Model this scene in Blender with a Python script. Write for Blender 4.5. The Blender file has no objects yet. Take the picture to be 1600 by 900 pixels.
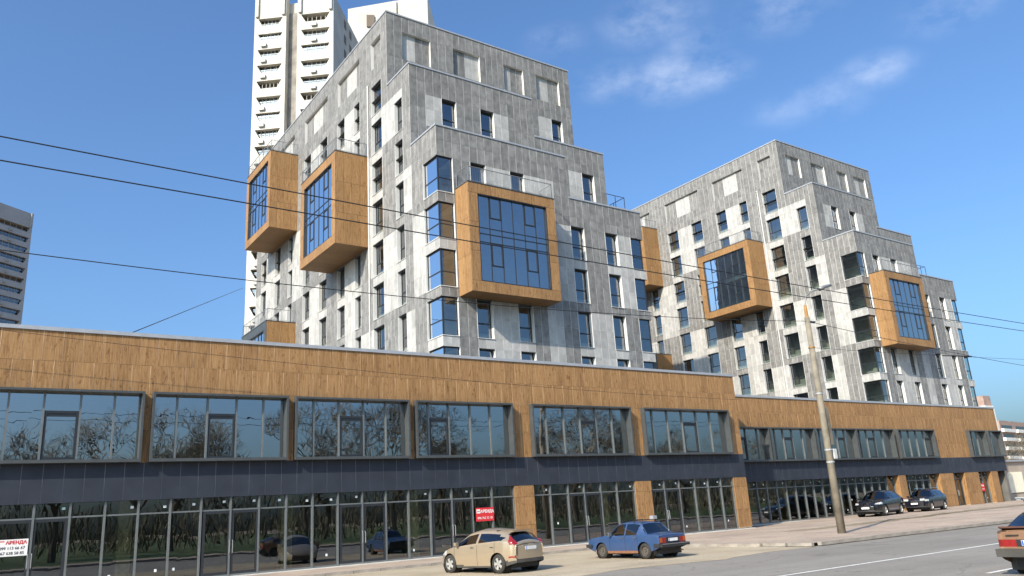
import bpy, bmesh, math, random
from mathutils import Vector, Matrix
random.seed(7)
rnd = random.random
sc = bpy.context.scene
COL = sc.collection

# ------------------------------------------------------------ camera, sky, sun, exposure
# world axes: x along the street front, y away from the camera, z up; the lens is at the origin, the road 1.7 m below it
FOC = 1235.5
YAW, PITCH, ROLL = 0.61657592, 0.27655116, -0.06124752
def cam_axes():
    cy, sy, cp, sp = math.cos(YAW), math.sin(YAW), math.cos(PITCH), math.sin(PITCH)
    f = Vector((sy*cp, cy*cp, sp)); r = Vector((cy, -sy, 0)); u = r.cross(f)
    c, s = math.cos(ROLL), math.sin(ROLL)
    return c*r + s*u, -s*r + c*u, f
AX = cam_axes()
cam = bpy.data.cameras.new('camera'); camo = bpy.data.objects.new('camera', cam); COL.objects.link(camo)
cam.sensor_width = 36.0; cam.lens = FOC/1600*36.0; cam.clip_start = 0.1; cam.clip_end = 3000
m3 = Matrix((AX[0], AX[1], -AX[2])).transposed()
camo.matrix_world = m3.to_4x4()
sc.camera = camo

SUN_TRAVEL = Vector((3.72, 1.58, -2.75)).normalized()
el = math.asin(-SUN_TRAVEL.z)
az = math.atan2(-SUN_TRAVEL.x, -SUN_TRAVEL.y)            # clockwise from +y
sun = bpy.data.lights.new('sun', 'SUN'); suno = bpy.data.objects.new('sun', sun); COL.objects.link(suno)
sun.energy = 4.25; sun.angle = math.radians(0.53); sun.color = (1.0, 0.90, 0.74)
suno.rotation_euler = SUN_TRAVEL.to_track_quat('-Z', 'Y').to_euler()
suno.location = (-60, -20, 60)

w = bpy.data.worlds.new('World'); sc.world = w; w.use_nodes = True
nt = w.node_tree; nt.nodes.clear()
sky = nt.nodes.new('ShaderNodeTexSky'); sky.sky_type = 'NISHITA'; sky.sun_disc = False
sky.sun_elevation = el; sky.sun_rotation = az; sky.altitude = 100; sky.air_density = 1.1; sky.dust_density = 4.2; sky.ozone_density = 2.7
tc = nt.nodes.new('ShaderNodeTexCoord')
mp = nt.nodes.new('ShaderNodeMapping'); mp.inputs['Scale'].default_value = (1.0, 1.0, 1.7)
n1 = nt.nodes.new('ShaderNodeTexNoise'); n1.inputs['Scale'].default_value = 17.0; n1.inputs['Detail'].default_value = 8; n1.inputs['Roughness'].default_value = 0.58
# a few small fair-weather clouds, each around its own direction in the sky: (direction, width, weight)
CLOUDS = [((0.609, 0.618, 0.495), 0.055, 0.75), ((0.656, 0.573, 0.490), 0.07, 1.0), ((0.690, 0.536, 0.486), 0.05, 0.8), ((0.623, 0.559, 0.549), 0.07, 0.8), ((0.663, 0.538, 0.520), 0.05, 0.55), ((0.797, 0.4025, 0.449), 0.05, 0.85),
          ((0.777, 0.452, 0.436), 0.06, 0.6), ((0.755, 0.489, 0.434), 0.05, 0.45), ((0.817, 0.317, 0.485), 0.06, 0.6), ((0.721, 0.445, 0.533), 0.07, 0.6), ((0.542, 0.640, 0.543), 0.045, 0.45),
          ((-0.35, -0.80, 0.42), 0.16, 0.7), ((0.25, -0.85, 0.40), 0.14, 0.7), ((-0.85, 0.30, 0.35), 0.15, 0.6), ((0.90, -0.25, 0.36), 0.12, 0.6)]
acc = None
for c_, w_, k_ in CLOUDS:
    sb = nt.nodes.new('ShaderNodeVectorMath'); sb.operation = 'SUBTRACT'; sb.inputs[1].default_value = c_; nt.links.new(tc.outputs['Generated'], sb.inputs[0])
    ml = nt.nodes.new('ShaderNodeVectorMath'); ml.operation = 'MULTIPLY'; ml.inputs[1].default_value = (1/w_, 1/w_, 2.3/w_); nt.links.new(sb.outputs[0], ml.inputs[0])
    ln = nt.nodes.new('ShaderNodeVectorMath'); ln.operation = 'LENGTH'; nt.links.new(ml.outputs[0], ln.inputs[0])
    mr = nt.nodes.new('ShaderNodeMapRange'); mr.interpolation_type = 'SMOOTHSTEP'; mr.inputs[1].default_value = 1.25; mr.inputs[2].default_value = 0.0; mr.inputs[3].default_value = 0.0; mr.inputs[4].default_value = k_; nt.links.new(ln.outputs['Value'], mr.inputs[0])
    if acc is None: acc = mr.outputs[0]
    else:
        ad = nt.nodes.new('ShaderNodeMath'); ad.operation = 'MAXIMUM'; nt.links.new(acc, ad.inputs[0]); nt.links.new(mr.outputs[0], ad.inputs[1]); acc = ad.outputs[0]
rp = nt.nodes.new('ShaderNodeValToRGB'); rp.color_ramp.elements[0].position = 0.36; rp.color_ramp.elements[1].position = 0.66
cm = nt.nodes.new('ShaderNodeMath'); cm.operation = 'MULTIPLY'; nt.links.new(acc, cm.inputs[0]); nt.links.new(rp.outputs[0], cm.inputs[1])
mul = nt.nodes.new('ShaderNodeMath'); mul.operation = 'MULTIPLY'; mul.inputs[1].default_value = 0.33
mix = nt.nodes.new('ShaderNodeMixRGB'); mix.inputs[2].default_value = (6.2, 6.6, 7.4, 1)
bg = nt.nodes.new('ShaderNodeBackground'); bg.inputs['Strength'].default_value = 0.129
out = nt.nodes.new('ShaderNodeOutputWorld')
L = nt.links.new
L(tc.outputs['Generated'], mp.inputs[0]); L(mp.outputs[0], n1.inputs[0]); L(n1.outputs['Fac'], rp.inputs[0]); L(cm.outputs[0], mul.inputs[0])
L(mul.outputs[0], mix.inputs[0])
tint = nt.nodes.new('ShaderNodeMixRGB'); tint.blend_type = 'MULTIPLY'; tint.inputs[0].default_value = 1.0; tint.inputs[2].default_value = (0.72, 0.98, 1.24, 1)
L(sky.outputs[0], tint.inputs[1]); L(tint.outputs[0], mix.inputs[1]); L(mix.outputs[0], bg.inputs[0]); L(bg.outputs[0], out.inputs[0])

vs = sc.view_settings; vs.view_transform = 'Standard'; vs.look = 'None'; vs.gamma = 1; vs.exposure = 0.56
sc.render.engine = 'CYCLES'
cy = sc.cycles; cy.use_denoising = True; cy.max_bounces = 8; cy.transparent_max_bounces = 16; cy.glossy_bounces = 4; cy.caustics_reflective = False; cy.caustics_refractive = False
try: cy.denoiser = 'OPENIMAGEDENOISE'
except Exception: pass

# ------------------------------------------------------------ materials
MATS = {}
def newmat(name):
    m = bpy.data.materials.new(name); m.use_nodes = True; MATS[name] = m
    n = m.node_tree; b = n.nodes['Principled BSDF']
    return m, n, b
def ramp(n, stops):
    r = n.nodes.new('ShaderNodeValToRGB'); e = r.color_ramp.elements
    e[0].position, e[0].color = stops[0][0], (*stops[0][1], 1)
    e[1].position, e[1].color = stops[-1][0], (*stops[-1][1], 1)
    for p, c in stops[1:-1]:
        k = e.new(p); k.color = (*c, 1)
    return r
def noise(n, vec, scale, detail=4, rough=0.55, dist=0.0):
    t = n.nodes.new('ShaderNodeTexNoise'); t.inputs['Scale'].default_value = scale; t.inputs['Detail'].default_value = detail
    t.inputs['Roughness'].default_value = rough; t.inputs['Distortion'].default_value = dist
    if vec is not None: n.links.new(vec, t.inputs['Vector'])
    return t
def coords(n, scale=(1, 1, 1), kind='Object', pvshift=0.0):
    t = n.nodes.new('ShaderNodeTexCoord'); v = t.outputs[kind]
    if pvshift:
        a = n.nodes.new('ShaderNodeAttribute'); a.attribute_name = 'pv'
        k = n.nodes.new('ShaderNodeMath'); k.operation = 'MULTIPLY'; k.inputs[1].default_value = pvshift; n.links.new(a.outputs['Fac'], k.inputs[0])
        ad = n.nodes.new('ShaderNodeVectorMath'); ad.operation = 'ADD'; n.links.new(v, ad.inputs[0]); n.links.new(k.outputs[0], ad.inputs[1]); v = ad.outputs[0]
    m = n.nodes.new('ShaderNodeMapping'); m.inputs['Scale'].default_value = scale; n.links.new(v, m.inputs[0])
    return m.outputs[0]
def mixc(n, a, b, fac, mode='MIX'):
    x = n.nodes.new('ShaderNodeMixRGB'); x.blend_type = mode
    for s, v in ((0, fac), (1, a), (2, b)):
        if isinstance(v, (int, float)): x.inputs[s].default_value = v
        elif isinstance(v, tuple): x.inputs[s].default_value = (*v, 1)
        else: n.links.new(v, x.inputs[s])
    return x.outputs[0]
def bump(n, b, h, strength, dist=0.02):
    k = n.nodes.new('ShaderNodeBump'); k.inputs['Strength'].default_value = strength; k.inputs['Distance'].default_value = dist
    n.links.new(h, k.inputs['Height']); n.links.new(k.outputs[0], b.inputs['Normal'])
def plain(name, col, rough=0.6, metal=0.0, var=0.12, scale=3.0, bmp=0.0, coat=0.0, spec=0.5):
    m, n, b = newmat(name)
    t = noise(n, coords(n), scale, 5)
    lo = tuple(c*(1-var) for c in col); hi = tuple(min(1, c*(1+var)) for c in col)
    r = ramp(n, [(0.3, lo), (0.7, hi)]); n.links.new(t.outputs['Fac'], r.inputs[0]); n.links.new(r.outputs[0], b.inputs['Base Color'])
    b.inputs['Roughness'].default_value = rough; b.inputs['Metallic'].default_value = metal
    b.inputs['Coat Weight'].default_value = coat; b.inputs['Coat Roughness'].default_value = 0.05; b.inputs['Specular IOR Level'].default_value = spec
    if bmp: bump(n, b, t.outputs['Fac'], bmp)
    return m
def cladding(name, lo, hi, streak):
    m, n, b = newmat(name)
    v = coords(n, (1, 1, 1), pvshift=9.0)
    big = noise(n, v, 2.1, 6, 0.62)
    v2 = coords(n, (1, 1, 0.35), pvshift=23.0)
    st = noise(n, v2, 3.2, 5, 0.6)
    mx = mixc(n, big.outputs['Fac'], st.outputs['Fac'], 0.5)
    r = ramp(n, [(0.36, lo), (0.65, hi)]); n.links.new(mx, r.inputs[0])
    a = n.nodes.new('ShaderNodeAttribute'); a.attribute_name = 'pv'
    pr = ramp(n, [(0.0, (0.86, 0.86, 0.86)), (1.0, (1.1, 1.1, 1.1))]); n.links.new(a.outputs['Fac'], pr.inputs[0])
    c = mixc(n, r.outputs[0], pr.outputs[0], 1.0, 'MULTIPLY')
    fine = noise(n, v, 26, 3); fr = ramp(n, [(0.35, (0.93,)*3), (0.65, (1.05,)*3)]); n.links.new(fine.outputs['Fac'], fr.inputs[0])
    c = mixc(n, c, fr.outputs[0], 1.0, 'MULTIPLY')
    n.links.new(c, b.inputs['Base Color']); b.inputs['Roughness'].default_value = 0.62; b.inputs['Specular IOR Level'].default_value = 0.35
    return m
def wood(name, tint=1.0):
    m, n, b = newmat(name)
    v = coords(n, (12, 12, 0.7), pvshift=31.0)
    g = noise(n, v, 1.5, 6, 0.62, 0.9)
    v3 = coords(n, (34, 34, 0.9), pvshift=17.0)
    g2 = noise(n, v3, 1.6, 3, 0.6)
    v4 = coords(n, (4.0, 4.0, 1.4), pvshift=13.0)
    k = noise(n, v4, 2.6, 3, 0.55, 1.4)
    r = ramp(n, [(0.30, (0.150*tint, 0.068*tint, 0.023*tint)), (0.5, (0.335*tint, 0.186*tint, 0.079*tint)), (0.70, (0.47*tint, 0.285*tint, 0.130*tint))])
    mx = mixc(n, g.outputs['Fac'], g2.outputs['Fac'], 0.38); n.links.new(mx, r.inputs[0])
    kr = ramp(n, [(0.56, (1, 1, 1)), (0.70, (0.50, 0.42, 0.34))]); n.links.new(k.outputs['Fac'], kr.inputs[0])
    c = mixc(n, r.outputs[0], kr.outputs[0], 0.9, 'MULTIPLY')
    a = n.nodes.new('ShaderNodeAttribute'); a.attribute_name = 'pv'
    pr = ramp(n, [(0.0, (0.89, 0.885, 0.88)), (1.0, (1.07, 1.07, 1.07))]); n.links.new(a.outputs['Fac'], pr.inputs[0])
    c = mixc(n, c, pr.outputs[0], 1.0, 'MULTIPLY')
    n.links.new(c, b.inputs['Base Color']); b.inputs['Roughness'].default_value = 0.58; b.inputs['Specular IOR Level'].default_value = 0.3
    return m
def glass(name, tint, refl, wave, wscale, rough=0.0):
    m, n, b = newmat(name); n.nodes.remove(b)
    o = n.nodes['Material Output']
    tr = n.nodes.new('ShaderNodeBsdfTransparent'); tr.inputs[0].default_value = (*tint, 1)
    gl = n.nodes.new('ShaderNodeBsdfGlossy'); gl.inputs['Roughness'].default_value = rough; gl.inputs['Color'].default_value = (0.90, 0.93, 0.97, 1)
    fr = n.nodes.new('ShaderNodeFresnel'); fr.inputs[0].default_value = 1.5
    ad = n.nodes.new('ShaderNodeMath'); ad.operation = 'ADD'; ad.inputs[1].default_value = refl; ad.use_clamp = True; n.links.new(fr.outputs[0], ad.inputs[0])
    mx = n.nodes.new('ShaderNodeMixShader'); n.links.new(ad.outputs[0], mx.inputs[0]); n.links.new(tr.outputs[0], mx.inputs[1]); n.links.new(gl.outputs[0], mx.inputs[2])
    if wave:
        t = noise(n, coords(n, (1, 1, 0.8)), wscale, 2, 0.5, 0.6)
        k = n.nodes.new('ShaderNodeBump'); k.inputs['Strength'].default_value = 1.0; k.inputs['Distance'].default_value = wave
        n.links.new(t.outputs['Fac'], k.inputs['Height']); n.links.new(k.outputs[0], gl.inputs['Normal'])
    n.links.new(mx.outputs[0], o.inputs[0])
    return m
def carpaint(name, col, rough=0.3, metal=0.4, dirt=0.3, coat=0.7, dirtcol=(0.30, 0.24, 0.17)):
    m, n, b = newmat(name)
    t = noise(n, coords(n), 2.4, 6, 0.65)
    r = ramp(n, [(0.42, (0, 0, 0)), (0.78, (1, 1, 1))]); n.links.new(t.outputs['Fac'], r.inputs[0])
    k = n.nodes.new('ShaderNodeMath'); k.operation = 'MULTIPLY'; k.inputs[1].default_value = dirt; n.links.new(r.outputs[0], k.inputs[0])
    c = mixc(n, col, dirtcol, k.outputs[0]); n.links.new(c, b.inputs['Base Color'])
    b.inputs['Roughness'].default_value = rough; b.inputs['Metallic'].default_value = metal; b.inputs['Coat Weight'].default_value = coat; b.inputs['Coat Roughness'].default_value = 0.08
    return m

cladding('grey_panel', (0.150, 0.145, 0.139), (0.300, 0.288, 0.275), 1)
cladding('light_panel', (0.36, 0.349, 0.331), (0.52, 0.502, 0.478), 1)
wood('wood_panel'); wood('wood_panel_dark', 0.86)  # second wood is a darker tone, for undersides and end walls
plain('joint_metal', (0.86, 0.84, 0.80), 0.5, 0.0, 0.08)
plain('wood_joint', (0.80, 0.62, 0.42), 0.6, 0.0, 0.2)
plain('dark_band', (0.034, 0.040, 0.054), 0.5, 0.0, 0.18, 1.4, spec=0.25)
plain('dark_joint', (0.22, 0.23, 0.26), 0.5)
plain('coping_metal', (0.42, 0.43, 0.45), 0.45, 0.3, 0.08)
plain('anthracite', (0.030, 0.034, 0.040), 0.4, 0.2, 0.1)
plain('box_frame_metal', (0.085, 0.092, 0.094), 0.42, 0.3, 0.12)
plain('mullion_metal', (0.19, 0.205, 0.205), 0.38, 0.4, 0.1)
plain('reveal_white', (0.66, 0.65, 0.63), 0.55, 0.0, 0.05)
plain('room_plaster', (0.46, 0.45, 0.42), 0.9, 0.0, 0.2, 1.2)
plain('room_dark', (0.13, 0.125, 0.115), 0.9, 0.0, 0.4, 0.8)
plain('room_ledge', (0.62, 0.62, 0.58), 0.8)
plain('curtain_brown', (0.30, 0.19, 0.13), 0.85, 0, 0.25, 6)
plain('osb_column', (0.45, 0.36, 0.17), 0.8, 0, 0.3, 5)
plain('rail_steel', (0.34, 0.35, 0.36), 0.4, 0.5, 0.1)
plain('pipe_grey', (0.62, 0.61, 0.60), 0.5)
plain('roof_membrane', (0.12, 0.12, 0.12), 0.9, 0, 0.25)
glass('window_glass', (0.70, 0.78, 0.74), 0.20, 0.004, 0.9)
glass('bay_glass', (0.50, 0.64, 0.68), 0.36, 0.003, 0.7)
glass('podium_glass', (0.26, 0.31, 0.31), 0.36, 0.0032, 1.0)
glass('shop_glass', (0.62, 0.70, 0.65), 0.16, 0.0014, 0.8)
glass('car_glass', (0.16, 0.19, 0.20), 0.10, 0.0, 1.0)
plain('paper_white', (0.78, 0.80, 0.78), 0.7, 0, 0.04)
plain('paper_mint', (0.50, 0.72, 0.66), 0.7, 0, 0.04)
plain('sign_white', (0.80, 0.79, 0.77), 0.6, 0, 0.03)
plain('sign_red', (0.62, 0.03, 0.04), 0.5, 0, 0.05)
plain('print_black', (0.03, 0.03, 0.035), 0.6)
plain('print_red', (0.60, 0.03, 0.03), 0.6)

# ------------------------------------------------------------ mesh helpers
class MB:
    """collects faces; every face has a material slot and a per-piece value pv"""
    def __init__(s): s.v = []; s.f = []; s.m = []; s.p = []; s.smooth = False
    def quad(s, a, b, c, d, m=0, pv=None):
        i = len(s.v); s.v += [tuple(a), tuple(b), tuple(c), tuple(d)]; s.f.append((i, i+1, i+2, i+3)); s.m.append(m); s.p.append(rnd() if pv is None else pv)
    def poly(s, pts, m=0, pv=None):
        i = len(s.v); s.v += [tuple(p) for p in pts]; s.f.append(tuple(range(i, i+len(pts)))); s.m.append(m); s.p.append(rnd() if pv is None else pv)
    def box(s, x0, x1, y0, y1, z0, z1, m=0, pv=None, skip=''):
        pv = rnd() if pv is None else pv
        i = len(s.v)
        s.v += [(x0,y0,z0),(x1,y0,z0),(x1,y1,z0),(x0,y1,z0),(x0,y0,z1),(x1,y0,z1),(x1,y1,z1),(x0,y1,z1)]
        F = {'b':(0,3,2,1),'t':(4,5,6,7),'f':(0,1,5,4),'k':(2,3,7,6),'l':(3,0,4,7),'r':(1,2,6,5)}
        for k, q in F.items():
            if k in skip: continue
            s.f.append(tuple(i+j for j in q)); s.m.append(m); s.p.append(pv)
    def panel(s, axis, u0, u1, d, z0, z1, m=0, pv=None, th=0.03, rise=0.004):
        """cladding panel tilted to draw lit and dark joint lines: lower and sunward edges stand proud; u across, d the wall plane"""
        pv = rnd() if pv is None else pv; i = len(s.v)
        fr = {(0, 0): -rise, (1, 0): -rise*0.2, (0, 1): rise*0.1, (1, 1): rise*0.9}  # edge offsets shaped for sunlit side edges and shadow under each row
        for zi, z in ((0, z0), (1, z1)):
            for ui, u in ((0, u0), (1, u1)):
                for dd in (d+fr[(ui, zi)], d+th): s.v.append((u, dd, z) if axis == 'f' else (dd, u, z))
        Q = [(0, 2, 6, 4), (1, 5, 7, 3), (0, 4, 5, 1), (2, 3, 7, 6), (0, 1, 3, 2), (4, 6, 7, 5)]
        for q in Q:
            s.f.append(tuple(i+j for j in (q if axis == 'f' else q[::-1]))); s.m.append(m); s.p.append(pv)
    def obox(s, c, hx, hy, hz, rz=0.0, m=0, pv=None, M=None):
        pv = rnd() if pv is None else pv
        R = M if M is not None else Matrix.Rotation(rz, 3, 'Z'); i = len(s.v)
        for sz in (-1, 1):
            for sx, sy in ((-1,-1),(1,-1),(1,1),(-1,1)):
                p = R @ Vector((sx*hx, sy*hy, sz*hz)); s.v.append((c[0]+p.x, c[1]+p.y, c[2]+p.z))
        for q in ((0,3,2,1),(4,5,6,7),(0,1,5,4),(2,3,7,6),(3,0,4,7),(1,2,6,5)):
            s.f.append(tuple(i+j for j in q)); s.m.append(m); s.p.append(pv)
    def tube(s, pts, r, n=6, m=0, r2=None, cap=True):
        pts = [Vector(p) for p in pts]; rings = []
        for k, p in enumerate(pts):
            d = (pts[min(k+1, len(pts)-1)] - pts[max(k-1, 0)]).normalized()
            a = d.orthogonal().normalized() if abs(d.z) < 0.95 else Vector((1, 0, 0))
            a = (a - d*a.dot(d)).normalized(); b = d.cross(a)
            rr = r if r2 is None else r + (r2-r)*k/(len(pts)-1)
            i = len(s.v); rings.append(i)
            for j in range(n):
                t = 2*math.pi*j/n; q = p + a*(rr*math.cos(t)) + b*(rr*math.sin(t)); s.v.append(tuple(q))
        pv = rnd()
        for k in range(len(rings)-1):
            for j in range(n):
                s.f.append((rings[k]+j, rings[k]+(j+1) % n, rings[k+1]+(j+1) % n, rings[k+1]+j)); s.m.append(m); s.p.append(pv)
        if cap:
            s.f.append(tuple(rings[0]+j for j in range(n-1, -1, -1))); s.m.append(m); s.p.append(pv)
            s.f.append(tuple(rings[-1]+j for j in range(n))); s.m.append(m); s.p.append(pv)
    def lathe(s, prof, n=24, m=0, axis='y'):
        """profile of (radius, offset along axis)"""
        i0 = len(s.v); k = len(prof); pv = rnd()
        for j in range(n):
            t = 2*math.pi*j/n
            for r, o in prof: s.v.append((r*math.cos(t), o, r*math.sin(t)))
        for j in range(n):
            for q in range(k-1):
                a = i0+j*k+q; b = i0+((j+1) % n)*k+q
                s.f.append((a, a+1, b+1, b)); s.m.append(m); s.p.append(pv)
    def mesh(s, name, mats, origin=(0, 0, 0)):
        me = bpy.data.meshes.new(name)
        ox, oy, oz = origin
        me.from_pydata([(x-ox, y-oy, z-oz) for x, y, z in s.v], [], s.f)
        for mm in (mats if isinstance(mats, (list, tuple)) else [mats]): me.materials.append(MATS[mm])
        if any(s.m): me.polygons.foreach_set('material_index', s.m)
        at = me.attributes.new('pv', 'FLOAT', 'FACE'); at.data.foreach_set('value', s.p)
        if s.smooth: me.polygons.foreach_set('use_smooth', [True]*len(s.f))
        me.update()
        return me
    def build(s, name, mats, parent=None, origin=None, label=None, kind=None):
        if origin is None: origin = parent['_o'] if parent is not None and '_o' in parent else (0, 0, 0)
        o = bpy.data.objects.new(name, s.mesh(name, mats, origin)); COL.objects.link(o)
        if parent is not None:
            o.parent = parent; o['_o'] = tuple(origin)
        else: o.location = origin
        if label: o['label'] = label
        if kind: o['kind'] = kind
        return o
def link(me, name, parent, loc=(0, 0, 0), rz=0.0):
    o = bpy.data.objects.new(name, me); COL.objects.link(o); o.parent = parent; o.location = loc
    if rz: o.rotation_euler = (0, 0, rz)
    return o
def thing(name, label, cat, loc=(0, 0, 0), rz=0.0, group=None):
    o = bpy.data.objects.new(name, None); COL.objects.link(o); o.location = loc; o.rotation_euler = (0, 0, rz); o.empty_display_size = 0.5
    o['label'] = label; o['category'] = cat; o['_o'] = tuple(loc)
    if group: o['group'] = group
    return o
def tag(o, label=None, cat=None, group=None, kind=None):
    for k, v in (('label', label), ('category', cat), ('group', group), ('kind', kind)):
        if v: o[k] = v
    return o
def copy_tree(o, parent=None):
    c = o.copy(); COL.objects.link(c); c.parent = parent
    for ch in list(o.children): copy_tree(ch, c)
    return c
def struct(name, mb, mats): return mb.build(name, mats, kind='structure')
def split(a, b, step):
    n = max(1, round((b-a)/step)); return [a+(b-a)*i/n for i in range(n+1)]
def see(p):
    """how large one square metre at p shows, for choosing the pieces that are built singly"""
    d = Vector(p); return 1.0/max(1.0, d.length_squared)

# ------------------------------------------------------------ ground, road, pavements
def asphalt_mat():
    m, n, b = newmat('asphalt')
    v = coords(n); big = noise(n, v, 0.22, 6, 0.62); fine = noise(n, v, 42, 3, 0.7)
    v2 = coords(n, (0.05, 1.0, 1)); tr = noise(n, v2, 1.4, 5, 0.6)
    r = ramp(n, [(0.32, (0.185, 0.166, 0.143)), (0.68, (0.285, 0.259, 0.226))]); n.links.new(mixc(n, big.outputs['Fac'], tr.outputs['Fac'], 0.5), r.inputs[0])
    fr = ramp(n, [(0.3, (0.74,)*3), (0.7, (1.2,)*3)]); n.links.new(fine.outputs['Fac'], fr.inputs[0])
    c = mixc(n, r.outputs[0], fr.outputs[0], 1.0, 'MULTIPLY')
    wv = noise(n, v, 1.1, 4, 0.6); ds = n.nodes.new('ShaderNodeVectorMath'); ds.operation = 'ADD'; n.links.new(v, ds.inputs[0]); n.links.new(wv.outputs['Color'], ds.inputs[1])
    vo = n.nodes.new('ShaderNodeTexVoronoi'); vo.feature = 'DISTANCE_TO_EDGE'; vo.inputs['Scale'].default_value = 0.27; n.links.new(ds.outputs[0], vo.inputs['Vector'])
    cr = ramp(n, [(0.0, (0.38,)*3), (0.006, (1,)*3)]); n.links.new(vo.outputs['Distance'], cr.inputs[0]); c = mixc(n, c, cr.outputs[0], 0.8, 'MULTIPLY')
    st = noise(n, v, 0.7, 3, 0.5); sr = ramp(n, [(0.62, (1,)*3), (0.74, (0.68, 0.67, 0.66))]); n.links.new(st.outputs['Fac'], sr.inputs[0]); c = mixc(n, c, sr.outputs[0], 1.0, 'MULTIPLY')
    n.links.new(c, b.inputs['Base Color']); b.inputs['Roughness'].default_value = 0.85; bump(n, b, fine.outputs['Fac'], 0.4, 0.01)
def sand_mat():
    m, n, b = newmat('sandy_gravel')
    v = coords(n); big = noise(n, v, 0.5, 6, 0.65); fine = noise(n, v, 30, 4, 0.75)
    r = ramp(n, [(0.3, (0.33, 0.262, 0.178)), (0.7, (0.49, 0.405, 0.29))]); n.links.new(big.outputs['Fac'], r.inputs[0])
    fr = ramp(n, [(0.3, (0.7,)*3), (0.7, (1.2,)*3)]); n.links.new(fine.outputs['Fac'], fr.inputs[0])
    n.links.new(mixc(n, r.outputs[0], fr.outputs[0], 1.0, 'MULTIPLY'), b.inputs['Base Color'])
    b.inputs['Roughness'].default_value = 0.95; bump(n, b, fine.outputs['Fac'], 0.6, 0.02)
def paver_mat():
    m, n, b = newmat('pavers')
    v = coords(n); t = n.nodes.new('ShaderNodeTexBrick'); n.links.new(v, t.inputs['Vector'])
    t.inputs['Color1'].default_value = (0.40, 0.285, 0.225, 1); t.inputs['Color2'].default_value = (0.42, 0.345, 0.28, 1); t.inputs['Mortar'].default_value = (0.27, 0.225, 0.18, 1)
    t.inputs['Scale'].default_value = 1.0; t.inputs['Brick Width'].default_value = 0.2; t.inputs['Row Height'].default_value = 0.1; t.inputs['Mortar Size'].default_value = 0.006
    big = noise(n, v, 0.45, 6, 0.65); r = ramp(n, [(0.3, (0.72, 0.72, 0.72)), (0.7, (1.18, 1.16, 1.12))]); n.links.new(big.outputs['Fac'], r.inputs[0])
    c = mixc(n, t.outputs['Color'], r.outputs[0], 1.0, 'MULTIPLY')
    d = noise(n, v, 0.8, 7, 0.7); dr = ramp(n, [(0.50, (0, 0, 0)), (0.75, (1, 1, 1))]); n.links.new(d.outputs['Fac'], dr.inputs[0])
    c = mixc(n, c, (0.44, 0.36, 0.27), dr.outputs[0]); n.links.new(c, b.inputs['Base Color']); b.inputs['Roughness'].default_value = 0.9
asphalt_mat(); sand_mat(); paver_mat()
plain('earth', (0.26, 0.205, 0.135), 0.95, 0, 0.35, 3, 0.5)
plain('kerb_concrete', (0.30, 0.265, 0.225), 0.9, 0, 0.35, 2.2, 0.3)
plain('plinth_concrete', (0.62, 0.59, 0.54), 0.85, 0, 0.12, 3)
plain('road_paint', (0.70, 0.68, 0.64), 0.7, 0, 0.28, 11)
plain('lawn', (0.075, 0.105, 0.03), 0.95, 0, 0.4, 1.2)

g = MB(); g.quad((-900, -900, -1.75), (1500, -900, -1.75), (1500, 1500, -1.75), (-900, 1500, -1.75)); struct('ground', g, 'earth')
g = MB(); g.quad((-120, 1.6, -1.70), (260, 1.6, -1.70), (260, 18.3, -1.70), (-120, 18.3, -1.70)); struct('road', g, 'asphalt')
# worn sandy lay-by where the two cars are parked nose-in; its edge against the asphalt is ragged
g = MB(); xs = split(-60, 24.0, 0.7); edge = [17.25 + 0.25*math.sin(x*0.9)+0.3*(rnd()-0.5) for x in xs]
for i in range(len(xs)-1):
    g.quad((xs[i], edge[i], -1.694), (xs[i+1], edge[i+1], -1.694), (xs[i+1], 26.62, -1.66), (xs[i], 26.62, -1.66))
struct('parking_area', g, 'sandy_gravel')
# paved forecourt, rising a little towards the far shops
def pz(x, y=25.0):
    t = min(1, max(0, (x-38)/14.0)); return -1.585 + 0.09*t*t*(3-2*t)
g = MB()
for a, b2 in zip(split(-60, 24.2, 4), split(-60, 24.2, 4)[1:]): g.quad((a, 26.6, -1.575), (b2, 26.6, -1.575), (b2, 30.4, -1.575), (a, 30.4, -1.575))
xs = split(24.2, 140, 2)
for a, b2 in zip(xs, xs[1:]):
    g.quad((a, 17.55, pz(a)), (b2, 17.55, pz(b2)), (b2, 33.0, pz(b2)), (a, 33.0, pz(a)))
struct('forecourt_paving', g, 'pavers')
g = MB()
for i in range(46):
    x = 33.5+i*0.85; c = (x+rnd(), 24.3+0.05*(x-33)+0.5*rnd(), pz(x)+0.006+0.0004*i); r0 = 0.5+0.5*rnd(); n_ = 9
    g.poly([(c[0]+1.7*r0*math.cos(2*math.pi*k/n_)*(0.7+0.5*rnd()), c[1]+0.7*r0*math.sin(2*math.pi*k/n_)*(0.7+0.5*rnd()), c[2]) for k in range(n_)])
tag(g.build('bare_earth', 'earth'), kind='structure')
g = MB(); g.quad((-120, -260, -1.60), (260, -260, -1.60), (260, -2.6, -1.60), (-120, -2.6, -1.60)); struct('park_lawn', g, 'lawn')
g = MB(); g.quad((-120, -2.6, -1.59), (260, -2.6, -1.59), (260, 1.5, -1.59), (-120, 1.5, -1.59)); struct('near_pavement', g, 'pavers')
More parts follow.
